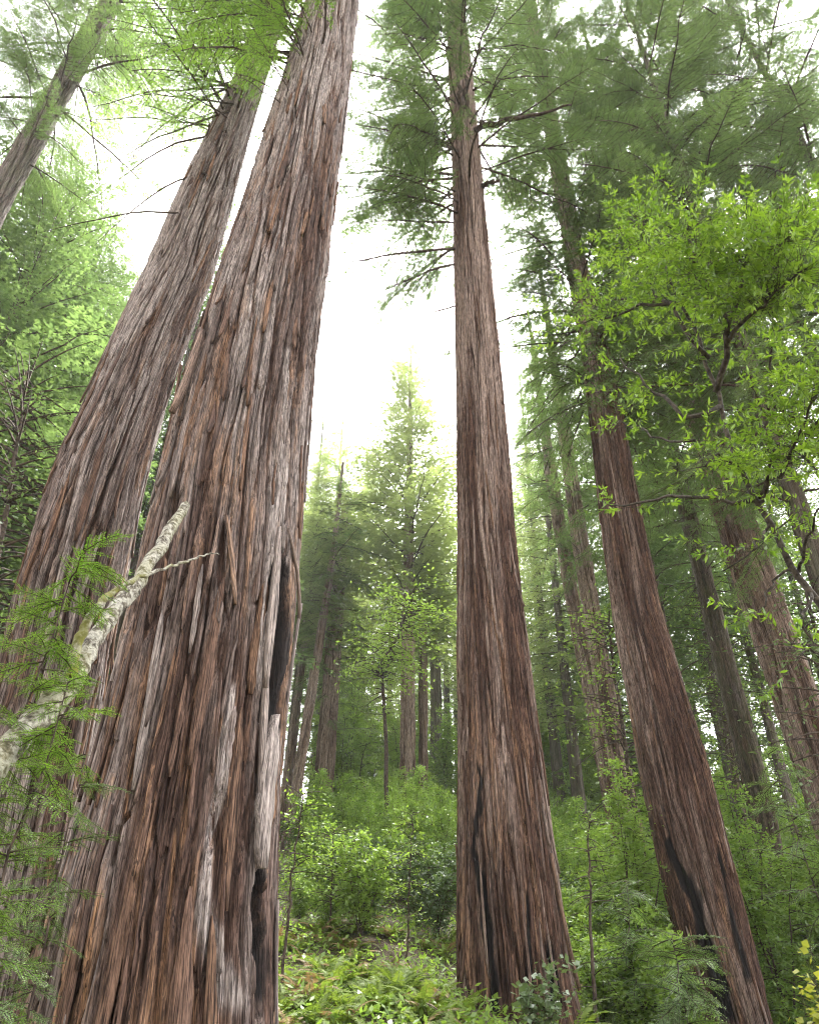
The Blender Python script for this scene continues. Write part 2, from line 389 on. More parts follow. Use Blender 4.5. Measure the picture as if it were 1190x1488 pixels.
        fe = sstep(0, .16, edge); fe2 = sstep(0, .2, edge2)
        h = .085 * (fa - 1) + .045 * (fb - 1) + .016 * (fc - 1) + .008 * fd + .03 * noise(X * 3, Y * 3, z * .25, sd + 13) + .026 * (rid - .6) + .012 * (rid2 - .6) + .012 * (fe - 1) + .006 * (fe2 - 1)
        h = h - .022 * dv * (rid > .4) - .010 * dv2 * (rid2 > .45)        # plates lift at their lower ends
        ridge = .40 * fa + .28 * fb + .15 * fc + .17 * fe
        plate = .5 * rid + .5 * rid2
        big = noise(X * 1.6, Y * 1.6, z * .16, sd + 20)
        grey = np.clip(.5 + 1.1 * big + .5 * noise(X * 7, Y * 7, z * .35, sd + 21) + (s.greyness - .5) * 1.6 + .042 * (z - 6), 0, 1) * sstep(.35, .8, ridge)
        tan = .8 * sstep(.86 - s.tanness * .25, 1.05, rid2 * .45 + rid * .25 + .55 * (.5 + noise(X * 5, Y * 5, z * .45, sd + 22)))
        tan = tan * np.clip(1.25 - .06 * z, .25, 1)
        char = np.zeros_like(h)
        h = h * s.amp
        for kind, zq, pq, wq, dep, soft, wob in s.strokes:
            pc = np.interp(z, zq, pq); wd = np.interp(z, zq, wq)
            off = wob * noise(X * 2, Y * 2, z * 1.1, sd + 31) + wob * .6 * noise(X * 8, Y * 8, z * 2.6, sd + 32)
            dphi = (phi - pc + math.pi) % (2 * math.pi) - math.pi
            dist = np.abs(dphi * s.rad(z) + off)
            end = sstep(zq[0] - .05, zq[0] + .15, z) * (1 - sstep(zq[-1] - .15, zq[-1] + .05, z)) if kind != 'charb' else 1 - sstep(zq[-1] - .6, zq[-1] + .1, z)
            mk = (1 - sstep(wd * (1 - soft) * .5, wd * .5 * (1 + soft * .3), dist)) * end
            if kind == 'cut': h = h - dep * mk; grey = grey * (1 - mk); tan = tan * (1 - .6 * mk)
            elif kind in ('char', 'charb'):
                mk2 = mk * sstep(.10, .45, .5 + (.9 if dep else .2) * noise(X * 6, Y * 6, z * .5, sd + 33) + .3 * (mk - .3)); char = np.maximum(char, mk2); h = h - dep * mk
            elif kind == 'grey': grey = np.maximum(grey, mk); tan = tan * (1 - mk); h = h + dep * mk; char = char * (1 - mk)
            elif kind == 'tan': tan = np.maximum(tan, mk * (.6 + .4 * rid2)); grey = grey * (1 - mk); h = h - dep * mk
            elif kind == 'bulge': h = h + dep * mk
        return h, ridge, plate, grey, tan, char
    def surface(s, phi, z, out=0.0):
        cx, cy_ = s.axis(z); r = s.rad(z) * s.flutef(phi, z) + out
        d = s.dirv(phi)
        return np.stack([cx + r * d[..., 0], cy_ + r * d[..., 1], z], -1)
    def bco(s, phi, z, h=0.0):
        ph = phi + s.twist * z; R = s.R0 + h
        return np.stack([np.cos(ph) * R, np.sin(ph) * R, z], -1)
    def build(s, parent, mat):
        PH, Z = np.meshgrid(s.ph, s.zr)
        h, ridge, plate, grey, tan, char = s.bark(PH, Z)
        taper = np.clip(s.rad(Z) / s.R0, .3, 1)
        P = s.surface(PH, Z, h * taper) - s.base
        n = len(s.ph); k = len(s.zr)
        i = np.arange(k - 1)[:, None] * n; j = np.arange(n)[None, :]; j2 = (j + 1) % n
        q = np.stack([i + j, i + j2, i + n + j2, i + n + j], -1).reshape(-1, 4)
        me = mesh('trunk', P.reshape(-1, 3), q, mat, {'bco': s.bco(PH, Z, h).reshape(-1, 3), 'ridge': ridge.ravel(), 'plate': plate.ravel(), 'grey': grey.ravel(), 'tan': tan.ravel(), 'char': char.ravel()}, True)
        return link('trunk', me, parent)
    def strip(s, parent, mat, phi, z, L, W, out, flare, grey, tan, rnd, up=False, thick=.016, name='bark_strip'):
        n = 9; t = np.linspace(0, 1, n); zz = z + (t - .5) * L
        sl = rnd.uniform(-.06, .06) / s.rad(z)
        wob = rnd.normal(0, .006, n).cumsum() * .6
        pc = phi - s.twist * (zz - z) + sl * (t - .5) * L + wob / s.rad(z)
        wid = W * (np.sin(np.pi * np.clip(.10 + .86 * t, 0, 1)) ** .55) * (1 + rnd.normal(0, .14, n)); wid[0] *= .6; wid[-1] *= .35
        end = t ** 3 if up else (1 - t) ** 3
        ou = out + flare * end
        r = s.rad(zz)
        dp = wid / 2 / r
        A = s.surface(pc - dp, zz, ou); B = s.surface(pc + dp, zz, ou + rnd.normal(0, .005, n)); M = s.surface(pc, zz, ou + thick * .6)
        A2 = s.surface(pc - dp * .9, zz, ou - thick * 1.4 - flare * end * .15); B2 = s.surface(pc + dp * .9, zz, ou - thick * 1.4 - flare * end * .15)
        v = np.stack([A, M, B, B2, A2], 1).reshape(-1, 3) - s.base
        i = np.arange(n - 1)[:, None] * 5; j = np.arange(5)[None, :]; j2 = (j + 1) % 5
        q = np.stack([i + j, i + j2, i + 5 + j2, i + 5 + j], -1).reshape(-1, 4)
        m0 = (n - 1) * 5
        q = np.concatenate([q, [[0, 4, 3, 2], [m0, m0 + 1, m0 + 2, m0 + 3]]]); tr = [[0, 2, 1], [m0, m0 + 3, m0 + 4]]
        bz = np.repeat(zz, 5); bp = np.stack([pc - dp, pc, pc + dp, pc + dp, pc - dp], 1).ravel()
        k = len(v); one = np.ones(k)
        me = mesh(name, v, q, mat, {'bco': s.bco(bp, bz, np.tile([0, .02, 0, -.12, -.12], n)) + rnd.uniform(-3, 3), 'ridge': one * .9, 'plate': one * rnd.uniform(.2, .9), 'grey': one * grey, 'tan': one * tan, 'char': one * 0}, True, tr)
        return link(name, me, parent)
    def strips(s, parent, mat, n, seed, zmax, W=(.03, .08), L=(.5, 1.8)):
        rnd = np.random.RandomState(seed)
        for _ in range(n):
            el = rnd.uniform(math.atan2(s.zb + 1 - CAM[2], s.d), math.atan2(zmax - CAM[2], s.d)); z = CAM[2] + s.d * math.tan(el)
            phi = math.radians(rnd.uniform(-88, 88))
            if s.seed == 3 and math.radians(33) < phi < math.radians(80) and z < 6.6: continue
            h = float(s.bark(np.array([phi]), np.array([z]))[0][0])
            g = rnd.rand() < .5
            s.strip(parent, mat, phi, z, rnd.uniform(*L), rnd.uniform(*W), max(h, -.05) * .5 + .012, rnd.choice([0, .02, .05, .09]) * rnd.rand() * 1.2, .9 * rnd.rand() if g else 0, 0 if g else rnd.rand() * .6, rnd, up=rnd.rand() < .25)

REDW = 'redwood trees'
def burls(T, pts):
    for x, y, w in pts: T.stroke('bulge', [(x, y - 14), (x, y + 14)], w, w * .35, .9, .02); T.stroke('cut', [(x + 2, y - 3), (x + 1, y + 9)], w * .35, w * .3, .6, .01)
# --- the huge trunk at the left front
T1 = Trunk([(1488, 30, 411), (1300, 76, 412), (1100, 136, 419), (900, 185, 436), (700, 230, 447), (600, 256, 456), (500, 285, 467), (400, 320, 479), (300, 355, 490), (200, 385, 501), (100, 418, 513), (0, 446, 523)],
           8.2, 46, .45, 3, flute=.05, twist=.012, ncols=520, nrows=920, greyness=.42, tanness=1.0)
T1.stroke('cut', [(411, 762), (412, 830), (410, 920), (404, 1010), (402, 1060)], [.02, .34, .50, .50, .40], .32, .55, .02)
T1.stroke('cut', [(398, 1060), (395, 1150), (396, 1235)], [.12, .08, .02], .14, .4, .02)
T1.stroke('cut', [(393, 1200), (388, 1262), (386, 1300), (390, 1380), (392, 1490)], [.01, .16, .36, .42, .30], .34, .45, .03)
T1.stroke('char', [(411, 764), (415, 830), (415, 920), (410, 1010), (406, 1060)], [.06, .34, .52, .52, .42], 0, .4, .05)
T1.stroke('char', [(395, 1200), (391, 1262), (390, 1300), (394, 1380), (396, 1470)], [.01, .16, .38, .42, .30], 0, .5, .05)
T1.stroke('cut', [(326, 748), (322, 790), (322, 850), (334, 900)], [.02, .09, .10, .03], .09, .4, .02)
T1.stroke('cut', [(430, 560), (423, 680), (421, 760)], [.05, .08, .05], .10, .4, .02)
T1.stroke('cut', [(445, 300), (440, 470), (432, 600)], [.05, .09, .05], .08, .4, .02)
T1.stroke('cut', [(470, 330), (455, 560), (446, 740)], [.08, .12, .08], .08, .4, .02)
T1.stroke('cut', [(395, 190), (372, 350), (350, 420)], [.03, .06, .03], .06, .4, .02)
T1.stroke('cut', [(270, 600), (258, 612), (236, 740)], [.10, .08, .03], .10, .4, .02)
T1.stroke('cut', [(282, 790), (240, 900), (215, 1010), (190, 1130)], [.03, .09, .10, .04], .08, .4, .03)
T1.stroke('cut', [(228, 1150), (215, 1290), (200, 1450)], [.03, .06, .03], .07, .4, .03)
T1.stroke('cut', [(196, 1160), (170, 1200), (160, 1260)], [.03, .07, .03], .09, .4, .03)
T1.stroke('cut', [(330, 920), (322, 1010), (312, 1110)], [.03, .06, .03], .07, .4, .03)
T1.stroke('tan', [(205, 1030), (186, 1120), (172, 1200)], [.05, .10, .06], .015, .5, .03)
T1.stroke('tan', [(235, 860), (224, 930), (205, 1010)], [.04, .09, .05], .01, .5, .03)
T1.stroke('tan', [(300, 960), (282, 1060), (270, 1180), (262, 1240)], [.05, .09, .09, .04], .01, .5, .04)
T1.stroke('tan', [(150, 1290), (130, 1390), (110, 1480)], [.04, .07, .05], .01, .5, .04)
T1.stroke('tan', [(255, 1200), (243, 1340), (240, 1470)], [.03, .06, .05], .01, .5, .04)
T1.stroke('grey', [(343, 990), (325, 1090), (315, 1180), (300, 1250)], [.09, .15, .13, .06], .02, .5, .04)
T1.stroke('grey', [(420, 500), (412, 640), (405, 760)], [.08, .10, .08], .02, .5, .03)
T1.stroke('grey', [(400, 790), (386, 900), (378, 1010)], [.08, .14, .10], .04, .4, .02)
T1.stroke('grey', [(310, 1220), (300, 1330), (330, 1420), (345, 1480)], [.15, .3, .4, .5], .015, .7, .08)
burls(T1, [(206, 1265, .22), (374, 350, .16), (366, 320, .12), (430, 370, .14), (120, 1330, .16), (372, 545, .18), (330, 560, .10)])
# --- the leaning trunk behind it
T2 = Trunk([(1300, -95, 108), (1150, -60, 130), (1000, -12, 158), (880, 15, 180), (700, 74, 216), (600, 118, 243), (500, 162, 274), (400, 212, 311), (300, 252, 338), (200, 300, 364), (100, 346, 392), (0, 392, 422)],
           11.5, 44, .4, 11, flute=.05, twist=-.02, ncols=360, nrows=540, greyness=.5, tanness=.3)
T2.stroke('cut', [(178, 650), (120, 800), (85, 960)], [.05, .12, .06], .09, .4, .04)
T2.stroke('cut', [(215, 560), (150, 720), (110, 850)], [.04, .09, .05], .08, .4, .04)
T2.stroke('cut', [(135, 620), (80, 800), (40, 900)], [.05, .10, .06], .08, .4, .04)
# --- the tall trunk in the middle
T3 = Trunk([(1488, 663, 850), (1440, 663, 838), (1300, 664, 817), (1200, 664, 804), (1000, 663, 776), (800, 663, 752), (600, 663, 733), (400, 660, 715), (250, 656, 701), (100, 651, 686), (0, 646, 674)],
           14.0, 52, .3, 21, flute=.055, twist=.016, ncols=380, nrows=720, greyness=.32, tanness=.42, freq=1.15, amp=.85, base_flare=1.1)
T3.stroke('char', [(692, 1105), (690, 1230), (700, 1330), (715, 1420), (718, 1490)], [.10, .16, .18, .24, .26], 0, .5, .12)
T3.stroke('char', [(765, 1290), (772, 1380), (775, 1490)], [.06, .12, .14], .02, .5, .05)
T3.stroke('char', [(800, 1360), (806, 1400), (812, 1470)], [.14, .24, .26], 0, .4, .05)
T3.stroke('cut', [(800, 1360), (806, 1400), (812, 1470)], [.12, .20, .22], .12, .5, .03)
T3.stroke('cut', [(768, 1240), (782, 1330), (800, 1400)], [.04, .09, .06], .06, .4, .03)
T3.stroke('tan', [(745, 1050), (760, 1180), (782, 1300), (795, 1370)], [.06, .09, .08, .05], .01, .5, .05)
T3.stroke('tan', [(700, 740), (720, 900), (745, 1050)], [.05, .12, .06], .01, .5, .05)
T3.stroke('grey', [(690, 650), (705, 800), (730, 950)], [.05, .14, .06], .01, .6, .05)
burls(T3, [(690, 1000, .12), (683, 520, .14), (700, 640, .12), (745, 905, .10), (680, 760, .10), (705, 330, .14)])
# --- the leaning trunk at the right
T4 = Trunk([(1488, 1012, 1126), (1440, 1000, 1113), (1300, 966, 1079), (1100, 925, 1027), (900, 889, 965), (750, 870, 933), (600, 853, 905), (480, 838, 878), (400, 824, 856)],
           18.0, 50, .3, 31, flute=.06, twist=.01, ncols=290, nrows=540, greyness=.22, tanness=.30, freq=1.1, amp=.9, base_flare=1.1)
T4.stroke('char', [(955, 1170), (972, 1220), (1000, 1300), (1030, 1400), (1054, 1490)], [.05, .18, .30, .42, .42], 0, .5, .16)
T4.stroke('cut', [(972, 1220), (1000, 1300), (1030, 1400), (1054, 1490)], [.10, .25, .3, .3], .05, .6, .07)
T4.stroke('char', [(1045, 1230), (1065, 1330), (1090, 1430)], [.08, .16, .16], .02, .5, .05)
T4.stroke('tan', [(905, 1000), (928, 1100), (955, 1210), (975, 1320)], [.05, .10, .10, .05], .01, .5, .05)
def redwood(name, label, T, mat, group=None):
    r = thing(name, label, 'tree', T.base, group); T.root = r
    T.build(r, mat); return r
redwood('redwood_tree', 'massive redwood trunk with shredding grey and orange bark and a dark hollow in its side', T1, M_BARK, REDW)
redwood('redwood_tree', 'broad leaning redwood trunk just behind the massive hollow one, its bark furrowed', T2, M_BARK, REDW)
redwood('redwood_tree', 'straight tall redwood trunk with black scorch streaks standing in the middle of the grove', T3, M_BARK2, REDW)
redwood('redwood_tree', 'tilted dark redwood trunk with a wide charred band down its lower front', T4, M_BARK2, REDW)
T1.strips(T1.root, M_BARK, 110, 1, 21)
T1.strips(T1.root, M_BARK, 34, 6, 21, W=(.07, .15), L=(.7, 2.4))
T2.strips(T2.root, M_BARK, 60, 2, 20)
T2.strips(T2.root, M_BARK, 16, 7, 20, W=(.07, .14), L=(.8, 2.4))
T3.strips(T3.root, M_BARK2, 70, 3, 22, W=(.02, .06), L=(.5, 2.2))
T4.strips(T4.root, M_BARK2, 40, 4, 18, W=(.025, .07), L=(.6, 2.2))
# the bleached slab of dead wood and the shreds beside the hollow
_r = np.random.RandomState(5)
def slab(T, mat, pts, W, out, flare, grey, tan, name='bark_strip', thick=.03):
    (p0, z0), (p1, z1) = [T.px_to_surface(*p) for p in pts]
    zc = (z0 + z1) / 2; pc = (p0 + p1) / 2; keep = T.twist
    T.twist = -(p1 - p0) / (z1 - z0) if abs(z1 - z0) > .01 else 0
    o = T.strip(T.root, mat, pc, zc, abs(z1 - z0), W, out, flare, grey, tan, _r, thick=thick, name=name); T.twist = keep; return o
o = slab(T1, M_BARK, [(398, 1040), (368, 1262)], .24, .07, .05, 1.0, .05, 'dead_wood_slab', .05); o['label'] = 'bleached slab of bare dead wood'
slab(T1, M_BARK, [(404, 766), (382, 1000)], .10, .05, .02, 1.0, .1, thick=.03)
slab(T1, M_BARK, [(417, 768), (433, 900)], .06, .03, .015, .8, .3, thick=.02)
slab(T1, M_BARK, [(326, 750), (346, 880)], .06, .04, .03, .5, .6, thick=.03)
slab(T1, M_BARK, [(322, 752), (300, 850)], .05, .03, .02, .4, .3, thick=.02)
slab(T1, M_BARK, [(384, 960), (374, 1210)], .08, .05, .02, .9, .1, thick=.03)
slab(T1, M_BARK, [(300, 480), (260, 608)], .13, .06, .09, .5, .35, thick=.04)
slab(T3, M_BARK2, [(800, 1240), (838, 1440)], .10, .03, .03, .3, .5, thick=.03)
# ---------------------------------------------------------------- foliage building blocks
def rotz(a):
    c, s = math.cos(a), math.sin(a); return np.array([[c, -s, 0], [s, c, 0], [0, 0, 1.0]])
def redwood_branch(seed, L=5.0, lod=1, sec_sp=.115, droop=.22, rise=.12, twig_len=.24, bare=.12, fill=1.0):
    """a drooping limb along +X with flat sprays of needles: (wood Geo, needles Geo)"""
    r = np.random.RandomState(seed); W = Geo(); F = Geo()
    t = np.linspace(0, 1, 9)
    wy = np.cumsum(r.normal(0, .035, 9)) * L * .25; wz = np.cumsum(r.normal(0, .02, 9)) * L * .2
    main = np.stack([L * t, wy - wy[0], L * (rise * t - droop * t * t) + wz - wz[0]], -1)
    W.tube(main, .0078 * L * (1 - t) ** .8 + .005, 5, .5)
    Tm = unit(np.gradient(main, axis=0))
    n = int(L * (1 - bare) / sec_sp * fill)
    TP, TD, TS, TL = [], [], [], []
    for i in range(n):
        tt = bare + (1 - bare) * (i + r.rand()) / n; side = 1 if i % 2 else -1
        p = np.array([np.interp(tt, t, main[:, k]) for k in range(3)]); T = unit(np.array([np.interp(tt, t, Tm[:, k]) for k in range(3)]))
        S = unit(np.cross([0, 0, 1], T)) * side
        d = unit(T * r.uniform(.45, .9) + S + np.array([0, 0, r.uniform(-.45, .22)]))
        ls = L * .30 * r.uniform(.45, 1.15) * (1 - .72 * tt) + .18
        m = 5; u = np.linspace(0, 1, m)
        sec = p + d * (u * ls)[:, None] + np.array([0, 0, -1.0]) * (u ** 2 * ls * r.uniform(.10, .38))[:, None] + T * (u ** 2 * ls * .25)[:, None]
        sec[:, :2] += r.normal(0, .02 * ls, (m, 2)) * u[:, None]
        if lod < 2: W.tube(sec, .004 + .007 * ls * (1 - u), 3, .5, cap=False)
        k = max(3, int(ls / (.055 if lod == 0 else .062 if lod == 1 else .14)))
        uu = .12 + .88 * (np.arange(k) + r.rand(k)) / k
        base = np.stack([np.interp(uu, u, sec[:, q]) for q in range(3)], -1)
        dirs = unit(np.stack([np.interp(uu, u, np.gradient(sec[:, q])) for q in range(3)], -1))
        up = np.array([0, 0, 1.0]) + r.normal(0, .18, (k, 3)); sd = unit(np.cross(up, dirs)) * np.where(np.arange(k) % 2, 1, -1)[:, None]
        td = unit(dirs * r.uniform(.5, 1.1, (k, 1)) + sd + np.stack([np.zeros(k), np.zeros(k), r.uniform(-.5, .15, k)], -1))
        tl = twig_len * r.uniform(.5, 1.25, k) * (1.05 - .6 * uu)
        TP.append(base); TD.append(td); TL.append(tl); TS.append(unit(np.cross(np.array([0, 0, 1.0]) + r.normal(0, .25, (k, 3)), td)))
    P = np.concatenate(TP); D = np.concatenate(TD); S = np.concatenate(TS); Ln = np.concatenate(TL); N = len(P)
    tint0 = r.rand(N) * .55 + .2
    if lod >= 2:
        F.blades(P, D, S, Ln * 1.1, Ln * .34, np.clip(tint0 + r.normal(0, .12, N), 0, 1), mid=.5)
        for sg in (-1, 1):
            F.blades(P + D * (Ln * .3)[:, None], unit(D + S * sg * .9), unit(np.cross(np.cross(D, S), D + S * sg)), Ln * .75, Ln * .26, np.clip(tint0 + r.normal(0, .12, N), 0, 1), mid=.5)
    else:
        nb = 8 if lod == 0 else 5
        for b in range(nb):
            f = (b + .5) / nb; sgn = 1 if b % 2 else -1
            bp = P + D * (Ln * f)[:, None]; bd = unit(D * .75 + S * sgn + r.normal(0, .10, (N, 3)))
            bs = unit(np.cross(np.cross(D, S), bd))
            bl = Ln * (.42 if lod == 0 else .62) * (1 - .45 * abs(f - .35)) * r.uniform(.7, 1.2, N)
            F.blades(bp, bd, bs, bl, bl * (.24 if lod == 0 else .36), np.clip(tint0 + r.normal(0, .10, N), 0, 1))
        F.blades(P + D * (Ln * .75)[:, None], D, S, Ln * .4, Ln * .09, np.clip(tint0 + .15, 0, 1))
    return W, F
BR = []      # middle distance limbs
for i in range(6):
    Wg, Fg = redwood_branch(100 + i, 5.0, 1, droop=[.18, .30, .12, .38, .24, .08][i], rise=[.1, .16, .05, .2, .0, .12][i], fill=[1, 1.15, .9, 1.1, .8, 1.2][i])
    BR.append((Wg.mesh('branch', M_TWIG), Fg.mesh('foliage', M_NEEDLE)))
BRN = []     # close limbs with finer needles
for i in range(3):
    Wg, Fg = redwood_branch(150 + i, 2.4, 0, droop=[.35, .25, .45][i], rise=.1, sec_sp=.10, twig_len=.17, bare=.15)
    BRN.append((Wg.mesh('branch', M_TWIG), Fg.mesh('foliage', M_NEEDLE_FRESH)))
BRF = []     # fresh green limbs at middle size
for i in range(3):
    Wg, Fg = redwood_branch(160 + i, 3.2, 1, droop=[.3, .45, .2][i], rise=.1, sec_sp=.12, twig_len=.17, bare=.15, fill=[1, .8, 1][i])
    BRF.append((Wg.mesh('branch', M_TWIG), Fg.mesh('foliage', M_NEEDLE_FRESH)))
BRS = []     # wispy, half bare limbs
for i in range(2):
    Wg, Fg = redwood_branch(170 + i, 5.0, 1, droop=.45, rise=.1, sec_sp=.26, twig_len=.2, bare=.25, fill=.9)
    BRS.append((Wg.mesh('branch', M_TWIG), Fg.mesh('foliage', M_NEEDLE)))
BARE = []
for i in range(2):
    r = np.random.RandomState(180 + i); g = Geo(); t = np.linspace(0, 1, 8)
    mp = np.stack([4 * t, np.cumsum(r.normal(0, .08, 8)), .3 * t - .5 * t * t + np.cumsum(r.normal(0, .05, 8))], -1); mp -= mp[0]
    g.tube(mp, .04 * (1 - t) + .006, 5)
    for k in range(9):
        a = mp[2 + k % 6]; d = unit([r.uniform(.3, 1), r.uniform(-1, 1), r.uniform(-.4, .3)]); u = np.linspace(0, 1, 4)[:, None]
        g.tube(a + d * u * r.uniform(.4, 1.4) + [0, 0, -.1] * u * u, .012 * (1 - u[:, 0]) + .003, 3)
    BARE.append(g.mesh('branch', M_TWIG))
def add_branch(root, kind, loc, az, pitch, roll, sc):
    W, F = kind if isinstance(kind, tuple) else (kind, None)
    b = link('branch', W, root, loc, (roll, -pitch, az), (sc,) * 3)
    if F is not None: link('foliage', F, b)
    return b
def crown_branches(root, axis, z0, z1, n, Lbase, Ltop, seed, kinds=None, az=None, pitch=(-.25, .15), wisp=0.0):
    """limbs of a tree: AXIS(z) gives the trunk's centre and radius in world space"""
    r = np.random.RandomState(seed); bx, by, bz = root.location
    a0 = r.rand() * 6.28
    for i in range(n):
        f = (i + r.rand()) / n; z = z0 + (z1 - z0) * f; cx, cy_, rad = axis(z)
        an = a0 + i * 2.39996 + r.normal(0, .3) if az is None else math.radians(r.uniform(*az))
        L = (Lbase + (Ltop - Lbase) * f) * r.uniform(.7, 1.2)
        kd = BRS[r.randint(2)] if r.rand() < wisp else (kinds or BR)[r.randint(len(kinds or BR))]
        nomL = 2.4 if kinds is BRN else 5.0
        add_branch(root, kd, (cx + math.cos(an) * rad * .8 - bx, cy_ + math.sin(an) * rad * .8 - by, z - bz), an, r.uniform(*pitch) + .35 * f * f, r.normal(0, .15), L / nomL)
def epicormic(root, axis, z0, z1, n, L, seed):
    """short leafy shoots straight out of the trunk"""
    crown_branches(root, axis, z0, z1, n, L, L * .7, seed, pitch=(-.7, .3))
def taxis(T):
    return lambda z: (*[float(q) for q in T.axis(z)], float(T.rad(z)))

# ---------------------------------------------------------------- plain far trunks and whole crowns shared between far trees
def far_trunk(seed, nc=40, nr=150):
    """unit trunk: radius 1 at the base, height 1"""
    ph = np.linspace(0, 2 * math.pi, nc, endpoint=False); z = np.linspace(0, 1, nr); PH, Z = np.meshgrid(ph, z)
    X, Y = np.cos(PH), np.sin(PH)
    a = np.abs(noise(X * 2.6, Y * 2.6, Z * 9, seed)); b = np.abs(noise(X * 6, Y * 6, Z * 22, seed + 1))
    h = .10 * (sstep(0, .3, a) - 1) + .06 * (sstep(0, .35, b) - 1) + .07 * noise(X, Y, Z * 4, seed + 2)
    R = (1 + .25 * np.exp(-Z * 22)) * (1 - .93 * Z ** .95)
    lean = .25 * np.sin(Z * 5 + seed) * Z
    v = np.stack([X * R * (1 + h) + lean, Y * R * (1 + h), Z], -1).reshape(-1, 3)
    i = np.arange(nr - 1)[:, None] * nc; j = np.arange(nc)[None, :]; j2 = (j + 1) % nc
    q = np.stack([i + j, i + j2, i + nc + j2, i + nc + j], -1).reshape(-1, 4)
    rid = sstep(0, .3, a) * .5 + sstep(0, .35, b) * .5
    o = np.zeros(rid.size)
    return mesh('trunk', v, q, M_BARK_FAR, {'bco': np.stack([X * .6, Y * .6, Z * 30], -1).reshape(-1, 3), 'ridge': rid.ravel(), 'plate': (.5 + .5 * noise(X * 3, Y * 3, Z * 14, seed + 4)).ravel(),
                'grey': np.clip(.5 + noise(X, Y, Z * 5, seed + 3), 0, 1).ravel(), 'tan': o, 'char': o}, True)
FT = [far_trunk(60 + i) for i in range(3)]
def far_crown(seed, n, R, top=.1, mat=None, shape=1.0, droop=.2):
    """a whole conifer crown of height 1 (limbs at their real thickness for a tree about 30 m tall): one mesh of many sprays"""
    r = np.random.RandomState(seed); V, Q, TT = [], [], []; k = 0
    Wd = Geo()
    src = [redwood_branch(seed * 10 + i, 5.0, 2, sec_sp=.19, droop=droop, twig_len=.42, bare=.05) for i in range(3)]
    src = [(w.arrays(), f.arrays()) for w, f in src]
    for i in range(n):
        f = (i + r.rand()) / n; f = f ** .9
        an = i * 2.39996 + r.normal(0, .35); L = R * ((1 - f) ** shape * (1 - top) + top) * r.uniform(.6, 1.2)
        if f < .12: L *= .75
        s = L / 5.0; (wv, wq, wt, wti), (fv, fq, _, fti) = src[r.randint(3)]
        pt = r.uniform(-.3, .12) + .5 * f * f
        M = np.array((Matrix.Rotation(an, 3, 'Z') @ Matrix.Rotation(-pt, 3, 'Y') @ Matrix.Rotation(r.normal(0, .2), 3, 'X')))
        zc = np.array([0, 0, f * 30.0])
        sc = np.array([s, s * 1.0, s])
        V.append((fv * sc) @ M.T + zc); Q.append(fq + k); k += len(fv); TT.append(np.clip(fti + r.normal(0, .12), 0, 1))
        Wd.add((wv * sc) @ M.T + zc, wq, .5)
    wv, wq, _, wt = Wd.arrays(); nq = sum(len(x) for x in Q); Q.append(wq + k); V.append(wv); TT.append(wt)
    me = mesh('crown', np.concatenate(V), np.concatenate(Q), mat or M_NEEDLE, {'tint': np.concatenate(TT)})
    me.materials.append(M_TWIG); mi = np.zeros(len(me.polygons), np.int32); mi[nq:] = 1; me.polygons.foreach_set('material_index', mi)
    return me
FC = [far_crown(1, 210, 5.6, shape=.62), far_crown(2, 190, 5.0, droop=.3, shape=.7), far_crown(3, 210, 6.0, shape=.6, droop=.12), far_crown(4, 180, 4.8, shape=.75, droop=.35)]
FC += [far_crown(5, 200, 5.0, shape=.72, mat=M_NEEDLE_FLARE), far_crown(6, 170, 4.4, shape=.8, droop=.3, mat=M_NEEDLE_FLARE)]
def far_tree(name, label, x, y, H, R0, cb, seed, group, spread=1.0, crown=None, lean=0.0):
    """a far conifer: trunk, crown (> limbs)"""
    r = np.random.RandomState(seed); z = gz(x, y) - .2
    t = thing(name, label, 'tree', (x, y, z), group)
    link('trunk', FT[seed % 3], t, (0, 0, 0), (lean * .3, lean, r.rand() * 6.28), (R0, R0, H))
    hc = H * (1 - cb); C_ = FC[seed % len(FC)] if crown is None else FC[crown]
    c = link('crown', C_, t, (0, 0, H * cb), (0, 0, r.rand() * 6.28), (spread, spread, hc / 30 * 1.03))
    return t
def base_from(px, py, d):
    P = at(px, py, d); return float(P[0]), float(P[1])

ORD = 'first second third fourth fifth sixth seventh eighth ninth tenth eleventh twelfth'.split()
def pxx(o):
    v = np.array(o.location) - CAM; return 595 + FPX * float(v @ _rt) / max(float(v @ _fw), .1)
def rows_label(objs, what, where, per=8):
    """tell look-alikes apart by their row (nearest first) and their order in it"""
    objs = sorted(objs, key=lambda o: math.hypot(o.location.x, o.location.y)); n = max(1, round(len(objs) / per)); k = -(-len(objs) // n)
    for r in range(0, len(objs), k):
        row = sorted(objs[r:r + k], key=pxx); ri = r // k
        rn = 'nearest row' if ri == 0 else ORD[min(ri, 11)] + ' row'
        for i, o in enumerate(row): o['label'] = f'{what} {where}, {rn}, {ORD[min(i, 11)]} from left'
# ---------------------------------------------------------------- limbs and crowns of the big trunks
crown_branches(T3.root, taxis(T3), 23, 51, 115, 5.0, 2.2, 1, az=None, pitch=(-.45, .05), wisp=.15)
crown_branches(T3.root, taxis(T3), 19.5, 45, 62, 4.8, 3.6, 2, az=(140, 232), pitch=(-.75, -.15), wisp=.12)
crown_branches(T4.root, taxis(T4), 20.5, 49, 52, 5.5, 2.2, 3, pitch=(-.5, .0), wisp=.1)
epicormic(T4.root, taxis(T4), 16.5, 47, 240, 3.5, 13)
epicormic(T3.root, taxis(T3), 34, 50, 60, 2.2, 14)
crown_branches(T1.root, taxis(T1), 27, 45, 24, 5.0, 2.5, 4, pitch=(-.3, .1))
crown_branches(T2.root, taxis(T2), 23, 43, 26, 5.0, 2.5, 5, pitch=(-.4, .1), wisp=.3)
